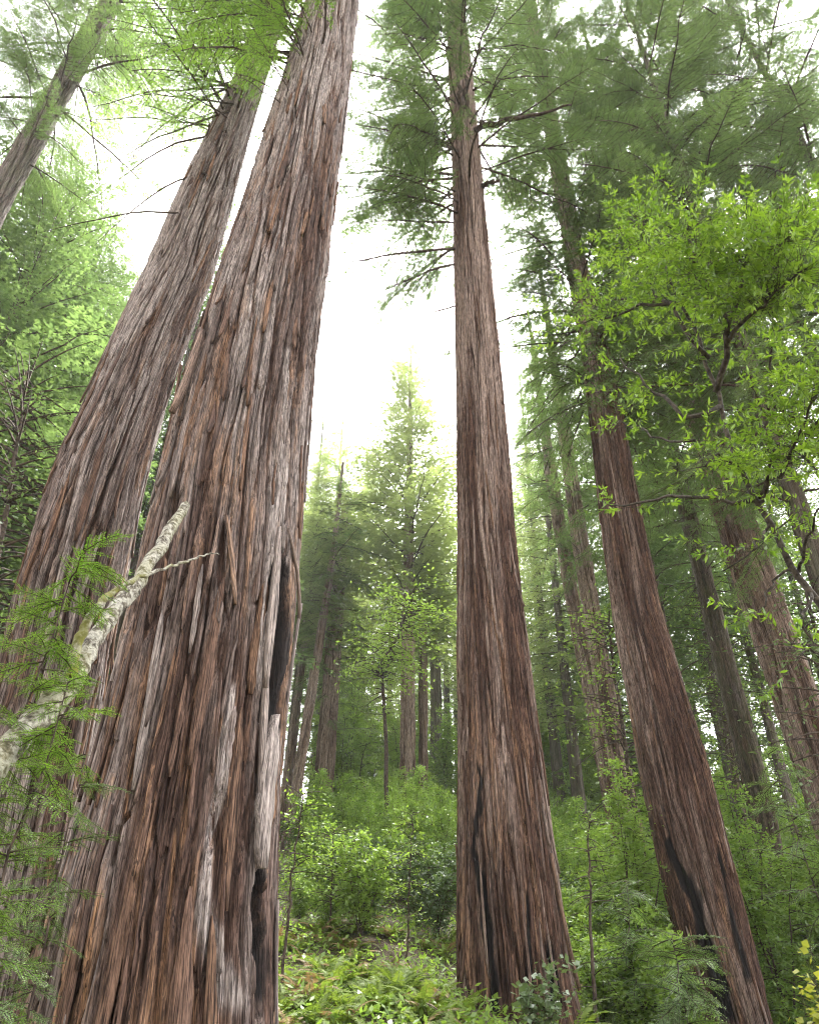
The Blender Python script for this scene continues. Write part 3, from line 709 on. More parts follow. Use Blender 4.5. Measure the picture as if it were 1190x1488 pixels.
# fresh sprays hanging from the two leaning trunks at the upper left
_r = np.random.RandomState(12)
def spray_at(T, px, py, off, az, pitch, sc, kinds=BRN):
    ph, z = T.px_to_surface(px, py); p = T.surface(np.array([ph]), np.array([z]))[0] - T.base
    add_branch(T.root, kinds[_r.randint(len(kinds))], p, math.radians(az), pitch, _r.normal(0, .4), sc)
for px, py, az, pit, sc in [(420, 60, 250, -.2, .9), (428, 20, 200, -.3, 1.1), (410, 90, 225, -.4, .85), (440, 15, 270, -.4, .9), (425, 45, 180, -.1, 1.0), (432, -20, 230, -.3, 1.2), (440, -50, 200, -.4, 1.3), (415, 75, 190, -.35, .9)]:
    spray_at(T1, px, py, 0, az, pit, sc)
for px, py, az, pit, sc in [(345, 130, 215, -.3, 1.2), (360, 90, 250, -.3, 1.3), (340, 150, 190, -.2, 1.1), (370, 60, 230, -.3, 1.4), (350, 110, 280, -.3, 1.1), (335, 160, 170, -.4, 1.3), (375, 40, 200, -.3, 1.5), (380, 20, 260, -.3, 1.4), (350, 120, 160, -.2, 1.6), (330, 170, 240, -.5, .9)]:
    spray_at(T2, px, py, 0, az, pit, sc)
for px, py, az, pit, sc in [(330, 190, 170, -.1, .7), (300, 250, 165, -.1, .6), (260, 310, 180, .0, .55)]:
    spray_at(T2, px, py, 0, az, pit, sc, BRS)
for T, z0, z1, n, a0, a1, s0, s1 in [(T2, 20, 31, 60, 170, 310, .6, 1.2), (T1, 17.5, 26, 44, 190, 290, .5, .95), (T1, 15.8, 19, 12, 200, 250, .3, .5)]:
    for i in range(n):
        z = z0 + (z1 - z0) * (i + _r.rand()) / n; az = math.radians(_r.uniform(a0, a1)); cx, cy_, rd = taxis(T)(z)
        add_branch(T.root, BRF[_r.randint(3)], np.array([cx + math.cos(az) * rd * .9, cy_ + math.sin(az) * rd * .9, z]) - T.base, az, _r.uniform(-.6, .2), _r.normal(0, .4), _r.uniform(s0, s1))
# the stout broken limbs of the middle trunk
def limb(root, base, pts, r0, r1, mat=None, name='limb', n=6):
    g = Geo(); P = np.array(pts) - base
    k = 14; tt = np.linspace(0, len(P) - 1, k); Q = np.stack([np.interp(tt, np.arange(len(P)), P[:, i]) for i in range(3)], -1)
    rr = np.random.RandomState(int(abs(pts[0][2]) * 100) % 9999); Q[1:-1] += rr.normal(0, r0 * .35, (k - 2, 3))
    g.tube(Q, np.linspace(r0, r1, k) * (1 + rr.normal(0, .08, k)), n)
    return link(name, g.mesh(name, mat or M_TWIG, True), root)
limb(T3.root, T3.base, [at(684, 192, 13.9), at(715, 180, 13.0), at(750, 172, 12.6), at(795, 163, 12.4), at(830, 152, 12.3)], .12, .03)
limb(T3.root, T3.base, [at(684, 200, 13.9), at(678, 150, 13.4), at(676, 110, 13.3)], .12, .05)
limb(T3.root, T3.base, [at(676, 195, 13.8), at(668, 140, 13.3), at(664, 100, 13.2)], .09, .04)
limb(T3.root, T3.base, [at(700, 270, 13.8), at(712, 265, 13.5), at(725, 262, 13.4)], .09, .05)
limb(T3.root, T3.base, [at(662, 445, 14.0), at(632, 452, 13.8), at(600, 470, 13.6)], .035, .012)

# ---------------------------------------------------------------- secondary redwoods with trunks in plain sight
def second(label, prof, d, H, seed, mat, z0, n, L0, group=REDW, wisp=.1, kinds=None, ncols=120, nrows=260, rt=.06, greyness=.35, pitch=(-.5, 0)):
    T = Trunk(prof, d, H, rt, seed, ncols=ncols, nrows=nrows, greyness=greyness, tanness=.2, freq=.9, base_flare=1.15, amp=1.0)
    redwood('redwood_tree', label, T, mat, group)
    if n: crown_branches(T.root, taxis(T), z0, H - .5, n, L0, L0 * .4, seed, kinds, wisp=wisp, pitch=pitch); epicormic(T.root, taxis(T), z0 - 3, H - .2, int(n * 1.4), L0 * .45, seed + 300)
    return T
T5 = second('thick redwood trunk slanting behind the bright bay leaves near the photo edge', [(1250, 1192, 1275), (1000, 1114, 1188), (850, 1066, 1134), (700, 1020, 1080), (600, 986, 1040), (500, 958, 1006)], 22, 50, 41, M_BARK2, 22, 58, 6.2)
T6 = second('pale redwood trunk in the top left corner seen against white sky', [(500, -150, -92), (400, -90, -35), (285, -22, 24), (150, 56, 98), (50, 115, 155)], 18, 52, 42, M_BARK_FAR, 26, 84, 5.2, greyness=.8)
T7 = second('thin dark redwood trunk nearest the middle trunk in the gap before the charred one', [(1134, 869, 895), (988, 842, 866), (848, 816, 838), (700, 792, 812)], 34, 40, 43, M_BARK2, 22, 34, 4.5, ncols=60, nrows=160)
T8 = second('slender reddish redwood trunk close beside the charred trunk, in the gap', [(1180, 896, 929), (988, 860, 890), (782, 829, 855), (650, 812, 834)], 31, 42, 44, M_BARK2, 21, 36, 4.8, ncols=70, nrows=180)
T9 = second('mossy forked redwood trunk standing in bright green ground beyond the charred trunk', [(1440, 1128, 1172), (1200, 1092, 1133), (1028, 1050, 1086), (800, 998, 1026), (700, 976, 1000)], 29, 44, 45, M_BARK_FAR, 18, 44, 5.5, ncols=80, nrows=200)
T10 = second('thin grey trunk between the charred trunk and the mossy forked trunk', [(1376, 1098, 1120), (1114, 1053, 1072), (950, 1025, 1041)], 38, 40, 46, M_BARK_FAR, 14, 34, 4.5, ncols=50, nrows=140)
T11 = second('pointed conifer rising into the white sky gap on a straight brown trunk', [(1200, 578, 604), (1080, 581, 604), (945, 583, 603), (800, 586, 602)], 38, 41, 47, M_BARK2, 18, 0, 6.2, ncols=70, nrows=180)
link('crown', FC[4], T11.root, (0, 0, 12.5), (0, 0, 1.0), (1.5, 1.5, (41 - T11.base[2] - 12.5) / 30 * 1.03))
T12 = second('narrow straight trunk just right of the widest distant trunk', [(1210, 606, 622), (1080, 608, 622), (955, 608, 621), (850, 609, 619)], 40, 27, 48, M_BARK2, 20, 24, 3.6, ncols=50, nrows=140)
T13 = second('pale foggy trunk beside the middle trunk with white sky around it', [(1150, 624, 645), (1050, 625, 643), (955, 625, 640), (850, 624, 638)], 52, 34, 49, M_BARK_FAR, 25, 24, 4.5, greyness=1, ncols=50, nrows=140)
T14 = second('light reddish thin trunk on the slope beside the massive hollow trunk', [(1063, 436, 452), (988, 449, 463), (900, 463, 476), (800, 480, 490)], 36, 29, 50, M_BARK2, 19, 26, 4.2, ncols=50, nrows=140)
T15 = second('dark shaggy trunk on the slope right of the light reddish one', [(1065, 462, 490), (980, 470, 495), (880, 478, 500), (780, 489, 506)], 40, 29, 51, M_BARK2, 16, 40, 4.6, ncols=60, nrows=140)
T16 = second('thin dim trunk on the slope nearest the hollow side of the massive trunk', [(1100, 416, 430), (988, 430, 442), (900, 441, 452)], 42, 28, 52, M_BARK2, 18, 24, 4.2, ncols=44, nrows=120)

for T, H, q in ((T12, 27, 5), (T13, 34, 4), (T14, 29, 5), (T15, 29, 5), (T16, 28, 4)):
    hb = (H - T.base[2]) * .5; link('crown', FC[q], T.root, (0, 0, hb), (0, 0, H * 1.7), (.65, .65, (H - T.base[2] - hb) / 30 * 1.08))

# ---------------------------------------------------------------- forest behind
FAR = [
 # label, [(pixel x, pixel y, distance, height, trunk radius, crown base fraction, spread, crown)]
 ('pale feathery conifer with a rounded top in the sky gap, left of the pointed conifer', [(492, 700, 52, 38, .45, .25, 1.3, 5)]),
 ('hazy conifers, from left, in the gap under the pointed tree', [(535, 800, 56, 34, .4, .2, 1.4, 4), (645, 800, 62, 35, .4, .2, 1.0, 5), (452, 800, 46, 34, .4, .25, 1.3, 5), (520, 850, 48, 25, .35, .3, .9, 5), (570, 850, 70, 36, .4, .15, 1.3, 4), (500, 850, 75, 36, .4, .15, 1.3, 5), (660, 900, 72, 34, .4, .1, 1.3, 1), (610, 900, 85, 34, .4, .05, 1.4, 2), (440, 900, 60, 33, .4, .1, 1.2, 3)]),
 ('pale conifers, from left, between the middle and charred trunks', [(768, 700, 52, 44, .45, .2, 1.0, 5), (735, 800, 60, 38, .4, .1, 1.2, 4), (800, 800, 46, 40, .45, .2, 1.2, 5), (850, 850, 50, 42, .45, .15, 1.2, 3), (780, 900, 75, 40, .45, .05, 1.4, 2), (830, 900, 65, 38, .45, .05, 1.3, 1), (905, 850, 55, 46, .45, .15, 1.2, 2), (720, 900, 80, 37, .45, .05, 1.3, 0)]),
 ('shaggy conifers, from left, crowding behind the charred trunk', [(960, 900, 36, 40, .4, .35, .95, 0), (1010, 900, 46, 42, .4, .3, 1.0, 2), (1090, 950, 39, 34, .35, .35, .9, 1), (1200, 1000, 42, 36, .35, .3, .95, 0), (1000, 1000, 64, 40, .4, .1, 1.2, 1), (1090, 1050, 66, 38, .4, .1, 1.2, 2), (1180, 1050, 64, 38, .4, .1, 1.2, 0), (950, 1000, 70, 44, .5, .05, 1.4, 3)]),
 ('leafy conifers, from left, behind the leaning trunk', [(-60, 900, 24, 27, .45, .25, 1.0, 1), (40, 800, 30, 30, .45, .25, 1.1, 0), (-180, 900, 22, 27, .45, .2, 1.1, 2), (110, 800, 40, 33, .45, .2, 1.1, 3), (-20, 900, 40, 33, .45, .1, 1.3, 2), (180, 800, 46, 36, .45, .15, 1.2, 1), (-120, 900, 36, 36, .45, .1, 1.3, 0), (250, 900, 30, 33, .45, .1, 1.0, 2), (45, 1440, 29, 41, .4, .3, .8, 3), (-300, 900, 27, 33, .45, .1, 1.2, 3)]),
]
k = 0
for lab, rows in FAR:
    made = []
    for (px, py, d, H, R0, cb, sp, cr) in rows:
        x, y = base_from(px, py, d); k += 1
        made.append(far_tree('conifer_tree', lab, x, y, H, R0, cb, k * 7 + 1, (lab if len(rows) > 1 else 'far conifers'), sp, cr))
    if len(made) > 1:
        for q, o in enumerate(sorted(made, key=pxx)): o['label'] = f'{ORD[q]} of the {lab}'
# tall trees standing to the right, whose crowns fill the upper right of the view
for j, (px, d, H, z0, L) in enumerate([(1400, 17, 44, 13, 5.6), (1560, 21, 50, 17, 6.5), (1290, 28, 52, 20, 6.0), (1800, 20, 46, 16, 6.5)]):
    x, y = base_from(px, 1440, d); z = gz(x, y)
    t = thing('redwood_tree', ['tall redwood nearest of those whose needled crowns fill the upper right', 'tall redwood second nearest of those filling the upper right with needles', 'tall redwood behind the slanting trunk, its crown at the upper right', 'tall redwood farthest to the side of those filling the upper right'][j], 'tree', (x, y, z), 'crowns at the upper right')
    link('trunk', FT[j % 3], t, (0, 0, -.3), (0, 0, j * 1.3), (.34, .34, H))
    crown_branches(t, lambda zz, x=x, y=y, H=H: (x, y, .34 * (1 - .9 * zz / H)), z0, z + H, 74, L, L * .45, 200 + j, pitch=(-.5, .05)); epicormic(t, lambda zz, x=x, y=y, H=H: (x, y, .34 * (1 - .9 * zz / H)), z0 - 2, z + H, 110, 3.0, 250 + j)
# ---------------------------------------------------------------- broadleaf plants
def leafy(seed, H, Wd, nst, twigs, lpt, leaf, lw=.42, r0=.012, sparse_low=.15, upright=.35, flat=.0, trunk=False):
    """stems from the ground, side twigs, leaves along the twigs: (wood Geo, leaves Geo)"""
    r = np.random.RandomState(seed); W = Geo(); F = Geo(); TP, TD, TL = [], [], []
    for s in range(nst):
        a = r.rand() * 6.283; sp = Wd * r.uniform(.1, .8) * (0.15 if trunk else 1); m = 7; u = np.linspace(0, 1, m)
        h = H * r.uniform(.6, 1.05)
        st = np.stack([np.cos(a) * sp * u ** 1.4 + np.cumsum(r.normal(0, .02 * H, m)) * u, np.sin(a) * sp * u ** 1.4 + np.cumsum(r.normal(0, .02 * H, m)) * u, h * u], -1)
        W.tube(st, r0 * (1 - u * .8), 5, .5)
        for k in range(twigs):
            f = sparse_low + (1 - sparse_low) * r.rand() ** .8
            p = np.array([np.interp(f, u, st[:, q]) for q in range(3)]); an = r.rand() * 6.283
            d = unit([math.cos(an), math.sin(an), upright * r.uniform(-.6, 1.4)]); L = Wd * r.uniform(.25, .75) * (1.15 - .6 * f) * .75
            v = np.linspace(0, 1, 4); tw = p + d * (v * L)[:, None] + np.array([0, 0, -.25]) * (v ** 2 * L)[:, None]
            if k % 2 == 0: W.tube(tw, .004 + .004 * (1 - v), 3, .5, cap=False)
            q = .2 + .8 * r.rand(lpt); TP.append(np.stack([np.interp(q, v, tw[:, c]) for c in range(3)], -1) + r.normal(0, leaf * .5, (lpt, 3))); TD.append(np.repeat(d[None], lpt, 0))
    P = np.concatenate(TP); D = np.concatenate(TD); N = len(P)
    dd = unit(D * .6 + r.normal(0, .8, (N, 3)) * [1, 1, .5]); up = unit(np.array([0, 0, 1.0]) + r.normal(0, .55, (N, 3))); S = unit(np.cross(up, dd))
    ll = leaf * r.uniform(.6, 1.25, N)
    F.blades(P, dd, S, ll, ll * lw, np.clip(r.normal(.5, .22, N), 0, 1), mid=.5, curl=.08)
    return W, F
def pair(g, mat, wname='stem', fname='foliage', wm=None): return g[0].mesh(wname, wm or M_TWIG), g[1].mesh(fname, mat)
SH = {'light': [pair(leafy(300 + i, 1.6, .9, 7, 26, 22, .085), M_LEAF) for i in range(3)],
      'dark': [pair(leafy(310 + i, 1.5, .95, 7, 26, 24, .075, .5), M_LEAF_DK) for i in range(2)],
      'tall': [pair(leafy(320 + i, 3.4, 1.2, 6, 56, 28, .080, .40, .018, .10), M_LEAF) for i in range(3)],
      'low': [pair(leafy(330 + i, .7, .6, 8, 16, 18, .06, .55, .006), M_LEAF) for i in range(2)]}
def plant(name, label, cat, pr, x, y, sc, group, rz, parts=('stem', 'foliage'), dz=-.05, sz=1.0):
    t = thing(name, label, cat, (x, y, gz(x, y) + dz), group, rz)
    a = link(parts[0], pr[0], t, (0, 0, 0), (0, 0, 0), (sc, sc, sc * sz)); b = link(parts[1], pr[1], t, (0, 0, 0), (0, 0, 0), (sc, sc, sc * sz)); return t
_r = np.random.RandomState(77)
def clear(x, y, m=.5):
    for T in (T1, T2, T3, T4):
        if math.hypot(x - T.base[0], y - T.base[1]) < T.R0 * 1.2 + m: return False
    return True
ZONES = [  # look, where, kinds, pixel x range, distance range, count, scale range
 ('tall light green bush', 'up the slope by the hollow trunk', 'tall', (415, 670), (21, 46), 54, (.55, 1.1)),
 ('small light bush', 'just above the ferns', 'light', (415, 670), (15, 32), 34, (.6, 1.4)),
 ('dark leafed bush', 'above the ferns', 'dark', (420, 670), (16, 36), 16, (.7, 1.3)),
 ('tall light bush', 'between middle and charred trunks', 'tall', (780, 985), (18, 50), 54, (.8, 1.4)),
 ('small leafy bush', 'beside the foot of the middle trunk', 'light', (800, 990), (13.5, 24), 24, (.7, 1.3)),
 ('dark leafed bush', 'left of the charred trunk', 'dark', (790, 985), (15, 30), 12, (.8, 1.4)),
 ('tall bush', 'right of the charred trunk', 'tall', (1120, 1330), (20, 60), 64, (.8, 1.6)),
 ('low bush', 'on bright ground by the charred trunk', 'low', (1120, 1250), (22, 40), 26, (.8, 1.4)),
 ('bush', 'at the left behind redwood sprouts', 'tall', (-330, 60), (13, 30), 16, (.8, 1.3)),
 ('broad understorey tree', 'closing the view up the slope', 'tall', (420, 660), (44, 72), 20, (1.7, 2.8)),
 ('broad understorey tree', 'behind the gap and charred trunk', 'tall', (760, 1000), (48, 76), 20, (1.9, 3.0)),
 ('broad understorey tree', 'far right behind the trunks', 'tall', (1000, 1360), (44, 76), 28, (1.9, 3.0)),
 ('shrub', 'glimpsed between the two leaning trunks', 'tall', (90, 240), (14, 34), 14, (.8, 1.4)),
]
for look, where, kd, (x0, x1), (d0, d1), n, (s0, s1) in ZONES:
    made = []
    while len(made) < n:
        d = d0 + (d1 - d0) * _r.rand() ** .8; x, y = base_from(_r.uniform(x0, x1), 1420, d)
        if not clear(x, y, .5): continue
        made.append(plant('shrub', look, 'shrub', SH[kd][_r.randint(len(SH[kd]))], x, y, _r.uniform(s0, s1), look + ' ' + where, _r.rand() * 6.28))
    rows_label(made, look, where)

M_STICK = wood_material('dead_stick', (.10, .07, .05), (.28, .22, .17), 20)
# ---------------------------------------------------------------- ferns
def frond(seed, mat, L=.85):
    r = np.random.RandomState(seed); g = Geo(); m = 9; t = np.linspace(0, 1, m)
    P = np.stack([L * (t * .85), np.cumsum(r.normal(0, .006, m)), L * (.75 * t - .72 * t * t)], -1)
    g.tube(P, .004 * (1 - t) + .0012, 3, .3, cap=False)
    n = 24; f = np.linspace(.12, .99, n); B = np.stack([np.interp(f, t, P[:, k]) for k in range(3)], -1); T = unit(np.stack([np.interp(f, t, np.gradient(P[:, k])) for k in range(3)], -1))
    pl = L * .17 * np.sin(np.pi * np.clip(.18 + .82 * f, 0, 1)) ** .8 + .01
    for sg in (-1, 1):
        S = np.array([0, sg, 0.0]); D = unit(T * .35 + S + np.array([0, 0, -.25]) + r.normal(0, .08, (n, 3)))
        g.blades(B, D, T, pl * r.uniform(.8, 1.1, n), .034, np.clip(r.normal(.5, .2, n), 0, 1), mid=.35)
    return g.mesh('frond', mat)
FR = [frond(400 + i, M_FERN) for i in range(3)]; FRD = [frond(410 + i, M_FERN_DRY) for i in range(2)]
def fern(label, x, y, sc, group, n=13, dry=.12):
    t = thing('fern', label, 'fern', (x, y, gz(x, y) - .02), group, _r.rand() * 6.28)
    for i in range(n):
        mm = FRD[_r.randint(2)] if _r.rand() < dry else FR[_r.randint(3)]
        link('frond', mm, t, (0, 0, 0), (_r.normal(0, .15), -_r.uniform(-.25, .75), i * 6.283 / n + _r.normal(0, .25)), (sc * _r.uniform(.7, 1.15),) * 3)
    return t
c = 0; made = []
while c < 120:
    d = 8.6 + 9 * _r.rand(); x, y = base_from(_r.uniform(395, 675), 1420, d)
    if not clear(x, y, .15): continue
    lab = 'sword fern on the bright slope between the hollow trunk and the middle trunk'
    made.append(fern(lab, x, y, _r.uniform(.45, .92), 'ferns on the bright slope', dry=.5 if _r.rand() < .35 else .08)); c += 1
rows_label(made, 'sword fern', 'on the bright slope', 10)
c = 0; made = []
while c < 26:
    d = 12 + 9 * _r.rand(); x, y = base_from(_r.uniform(815, 1000), 1440, d)
    if not clear(x, y, .2): continue
    made.append(fern('sword fern in the shade between the middle trunk and the charred trunk', x, y, _r.uniform(.7, 1.2), 'ferns in the shaded gap', dry=.05)); c += 1
rows_label(made, 'shaded fern', 'between the middle and charred trunks')

made = []
for i in range(26):
    while True:
        d = 9 + 16 * _r.rand(); x, y = base_from(_r.uniform(400, 1010), 1420, d)
        if clear(x, y, .4): break
    r = np.random.RandomState(900 + i); L = r.uniform(.6, 2.2); g = Geo(); t = np.linspace(0, 1, 7); a = r.rand() * 6.28; n = np.array([math.cos(a), math.sin(a), 0])
    P = np.array([x, y, 0]) + n * ((t - .5) * L)[:, None] + np.cumsum(r.normal(0, .02, (7, 3)), 0); P[:, 2] = ground_h(P[:, 0], P[:, 1]) + .03 + .35 * r.rand() * t
    b = np.array([x, y, gz(x, y)]); R = r.uniform(.008, .028); g.tube(P - b, R * (1 - .6 * t), 6)
    for k in range(3):
        j = r.randint(1, 5); q = unit(n * r.uniform(.3, 1) + r.normal(0, .6, 3) + [0, 0, .3]); u = np.linspace(0, 1, 4); g.tube(P[j] - b + q * (u * r.uniform(.15, .5))[:, None], R * .45 * (1 - .7 * u), 4)
    o = link('fallen_stick', g.mesh('fallen_stick', M_STICK, True), None, b); tag(o, 'stick', 'stick', 'fallen sticks'); made.append(o)
rows_label(made, 'bare fallen stick', 'lying on the slope', 9)

# ---------------------------------------------------------------- ground cover
def cover():
    r = np.random.RandomState(500); g = Geo(); n = 5200
    px = r.uniform(380, 1300, n); d = 8 + 40 * r.rand(n) ** 1.5; X = np.empty(n); Y = np.empty(n)
    for i in range(n): X[i], Y[i] = base_from(px[i], 1420, d[i])
    Z = ground_h(X, Y)
    for b in range(9):
        P = np.stack([X, Y, Z], -1) + np.concatenate([r.normal(0, .16, (n, 2)), r.uniform(-.02, .22, (n, 1))], 1)
        D = unit(r.normal(0, 1, (n, 3)) * [1, 1, .4] + [0, 0, .35]); S = unit(np.cross(np.array([0, 0, 1.0]) + r.normal(0, .4, (n, 3)), D)); L = r.uniform(.06, .16, n)
        g.blades(P, D, S, L, L * r.uniform(.25, .6, n), np.clip(r.normal(.5, .25, n), 0, 1), mid=.5)
    o = link('undergrowth', g.mesh('undergrowth', M_LEAF)); o['kind'] = 'stuff'
    g = Geo(); n = 9000; px = r.uniform(380, 1300, n); d = 7.5 + 30 * r.rand(n) ** 1.3; P = np.array([base_from(a, 1420, b) for a, b in zip(px, d)]); Z = ground_h(P[:, 0], P[:, 1])
    P = np.stack([P[:, 0], P[:, 1], Z + .012], -1); a = r.rand(n) * 6.28; D = np.stack([np.cos(a), np.sin(a), r.normal(.05, .12, n)], -1); S = unit(np.cross([0, 0, 1.0], D)); L = r.uniform(.04, .16, n)
    g.blades(P, D, S, L, L * r.uniform(.12, .5, n), r.rand(n), mid=.5)
    o = link('leaf_litter', g.mesh('leaf_litter', M_FERN_DRY)); o['kind'] = 'stuff'
cover()

# ---------------------------------------------------------------- the bay tree with bright leaves
M_BAYW = wood_material('bay_bark', (.03, .025, .021), (.10, .085, .07), 30)
def polyline(pts, k, jit, seed):
    P = np.array(pts, float); s = np.concatenate([[0], np.cumsum(np.linalg.norm(np.diff(P, axis=0), axis=1))]); t = np.linspace(0, s[-1], k)
    Q = np.stack([np.interp(t, s, P[:, i]) for i in range(3)], -1); rr = np.random.RandomState(seed); Q[1:-1] += rr.normal(0, jit, (k - 2, 3)); return Q
def bay():
    r = np.random.RandomState(600)
    p0 = at(1185, 870, 4.6); b = np.array([p0[0] + .55, p0[1] - .1, 0]); b[2] = gz(b[0], b[1]) - .1
    root = thing('bay_tree', 'young bay laurel leaning in from the photo edge with glowing yellow green leaves', 'tree', b)
    def rel(Q): return Q - b
    tr = polyline([b, b + [-.12, .05, 1.6], p0, at(1120, 760, 4.5), at(1075, 690, 4.4), at(1046, 590, 4.3), at(1020, 490, 4.2), at(985, 440, 4.1), at(965, 380, 4.1)], 26, .02, 1)
    g = Geo(); g.tube(rel(tr), np.linspace(.040, .008, 26), 8); link('trunk', g.mesh('trunk', M_BAYW, True), root)
    limbs = []
    def lim(pts, r0, r1, seed, k=10):
        Q = polyline(pts, k, .018, seed); g = Geo(); g.tube(rel(Q), np.linspace(r0, r1, k), 5); link('branch', g.mesh('branch', M_BAYW, True), root); limbs.append(Q)
    lim([at(1095, 727, 4.45), at(1000, 722, 4.5), at(925, 735, 4.7), at(872, 728, 4.9)], .016, .005, 2)
    lim([at(1046, 590, 4.3), at(1000, 610, 4.2), at(940, 560, 4.3), at(900, 520, 4.4)], .02, .005, 3)
    lim([at(1040, 570, 4.3), at(1055, 500, 4.1), at(1075, 420, 3.9), at(1085, 330, 3.8)], .025, .006, 4)
    lim([at(1055, 500, 4.1), at(1110, 440, 3.9), at(1170, 390, 3.8)], .018, .005, 5)
    lim([at(1030, 520, 4.2), at(985, 470, 4.1), at(940, 400, 4.1), at(925, 310, 4.0)], .018, .005, 6)
    lim([at(985, 440, 4.1), at(920, 450, 4.2), at(860, 470, 4.4), at(835, 480, 4.5)], .015, .004, 7)
    lim([at(1100, 730, 4.5), at(1140, 680, 4.2), at(1170, 620, 4.0), at(1185, 570, 3.9)], .018, .005, 8)
    lim([at(1100, 730, 4.5), at(1130, 650, 4.3), at(1165, 655, 4.2), at(1195, 690, 4.1)], .014, .004, 9)
    lim([at(1060, 470, 4.1), at(1010, 400, 3.9), at(1000, 330, 3.8)], .016, .004, 10)
    lim([at(1110, 440, 3.9), at(1130, 370, 3.8), at(1150, 340, 3.7)], .014, .004, 11)
    lim([at(1165, 655, 4.2), at(1215, 560, 3.9), at(1230, 480, 3.7)], .014, .004, 12)
    lim([at(1010, 640, 4.4), at(960, 640, 4.5), at(900, 610, 4.8)], .010, .004, 13)
    lim([at(1150, 820, 4.6), at(1120, 850, 4.5), at(1100, 900, 4.4)], .010, .004, 14)
    lim([at(1160, 830, 4.6), at(1180, 760, 4.2), at(1200, 700, 4.0)], .012, .004, 15)
    lim([at(1178, 860, 4.6), at(1165, 900, 4.4), at(1180, 980, 4.3)], .010, .004, 16)
    lim([at(1075, 690, 4.4), at(1050, 660, 4.1), at(1010, 680, 4.0)], .010, .004, 17)
    lim([at(1120, 760, 4.5), at(1090, 800, 4.3), at(1050, 830, 4.3)], .010, .004, 18)
    dense = {15: 26, 16: 10, 17: 18, 18: 8, 4: 160, 5: 140, 6: 140, 7: 64, 8: 90, 9: 64, 10: 125, 11: 110, 12: 80, 3: 34, 2: 10, 13: 14, 14: 6}
    W = Geo(); P, D, U = [], [], []
    for si, Q in zip([2, 3, 4, 5, 6, 7, 8, 9, 10, 11, 12, 13, 14, 15, 16, 17, 18], limbs):
        for _ in range(dense[si]):
            f = .25 + .75 * r.rand() ** .7; i = f * (len(Q) - 1); p = Q[int(i)] if i >= len(Q) - 1 else Q[int(i)] + (Q[int(i) + 1] - Q[int(i)]) * (i % 1)
            d = unit(r.normal(0, 1, 3) * [1, 1, .38] + [0, 0, .12]); L = r.uniform(.10, .55) * (1 if si not in (2, 13, 14) else .6)
            u = np.linspace(0, 1, 4)[:, None]; tw = p + d * u * L + np.array([0, 0, .06]) * u * u
            W.tube(rel(tw), .0008 + .0013 * (1 - u[:, 0]), 3, .5, cap=False)
            n = 12 + int(L * 34); q = np.clip(.25 + .8 * r.rand(n) ** .6, 0, 1); aa = r.rand(n) * 6.28
            e1 = unit(np.cross(d, [.3, .2, .9])); e2 = np.cross(d, e1)
            P.append(np.stack([np.interp(q, u[:, 0], tw[:, c]) for c in range(3)], -1)); D.append(unit(d * .75 + np.cos(aa)[:, None] * e1 + np.sin(aa)[:, None] * e2 + r.normal(0, .2, (n, 3)))); U.append(np.full(n, .5) + r.normal(0, .28))
    link('twigs', W.mesh('twigs', M_BAYW), root)['kind'] = 'stuff'
    P = np.concatenate(P); D = np.concatenate(D); U = np.concatenate(U); n = len(P); S = unit(np.cross(np.array([0, 0, 1.0]) + r.normal(0, .45, (n, 3)), D)); ln = .028 + .038 * r.rand(n) ** 1.5
    near = np.argsort(np.linalg.norm(P - CAM, axis=1) / ln); sing = near[:290]; rest = near[290:]
    def leafv(L, Wd):      # a lance shaped leaf folded along its midrib
        x = np.array([0, .18, .45, .75, 1.0]) * L; y = np.array([0, .32, .5, .33, 0]) * Wd; z = -.10 * (x / L) ** 2 * L
        v = [(x[0], 0, 0), (x[4], 0, z[4])] + [(x[i], y[i], z[i] + .12 * Wd) for i in (1, 2, 3)] + [(x[i], -y[i], z[i] + .12 * Wd) for i in (1, 2, 3)] + [(x[i], 0, z[i]) for i in (1, 2, 3)]
        q = [(8, 2, 0, 5), (9, 3, 2, 8), (10, 4, 3, 9), (1, 4, 10, 7), (10, 7, 6, 9)[:4], (9, 6, 5, 8)]
        q = [(0, 8, 2, 2)] and [(8, 9, 3, 2), (9, 10, 4, 3), (8, 5, 6, 9), (9, 6, 7, 10)]; t = [(0, 8, 2), (0, 5, 8), (10, 1, 4), (10, 7, 1)]
        return np.array(v), q, t
    v, q, t = leafv(.09, .021); lm = [mesh('leaf', v, q, M_BAY, {'tint': np.full(len(v), tt)}, False, t) for tt in (.2, .4, .6, .8)]
    for i in sing:
        x = D[i]; y = S[i]; z = np.cross(x, y); M = Matrix(((x[0], y[0], z[0]), (x[1], y[1], z[1]), (x[2], y[2], z[2])))
        o = link('leaf', lm[i % 4], root, rel(P[i]), M.to_euler(), (ln[i] / .09,) * 3)
    F = Geo(); F.blades(rel(P[rest]), D[rest], S[rest], ln[rest], ln[rest] * .30, np.clip(U[rest] + r.normal(0, .15, len(rest)), 0, 1), mid=.45, curl=.05)
    link('foliage', F.mesh('foliage', M_BAY), root)['kind'] = 'stuff'
bay()

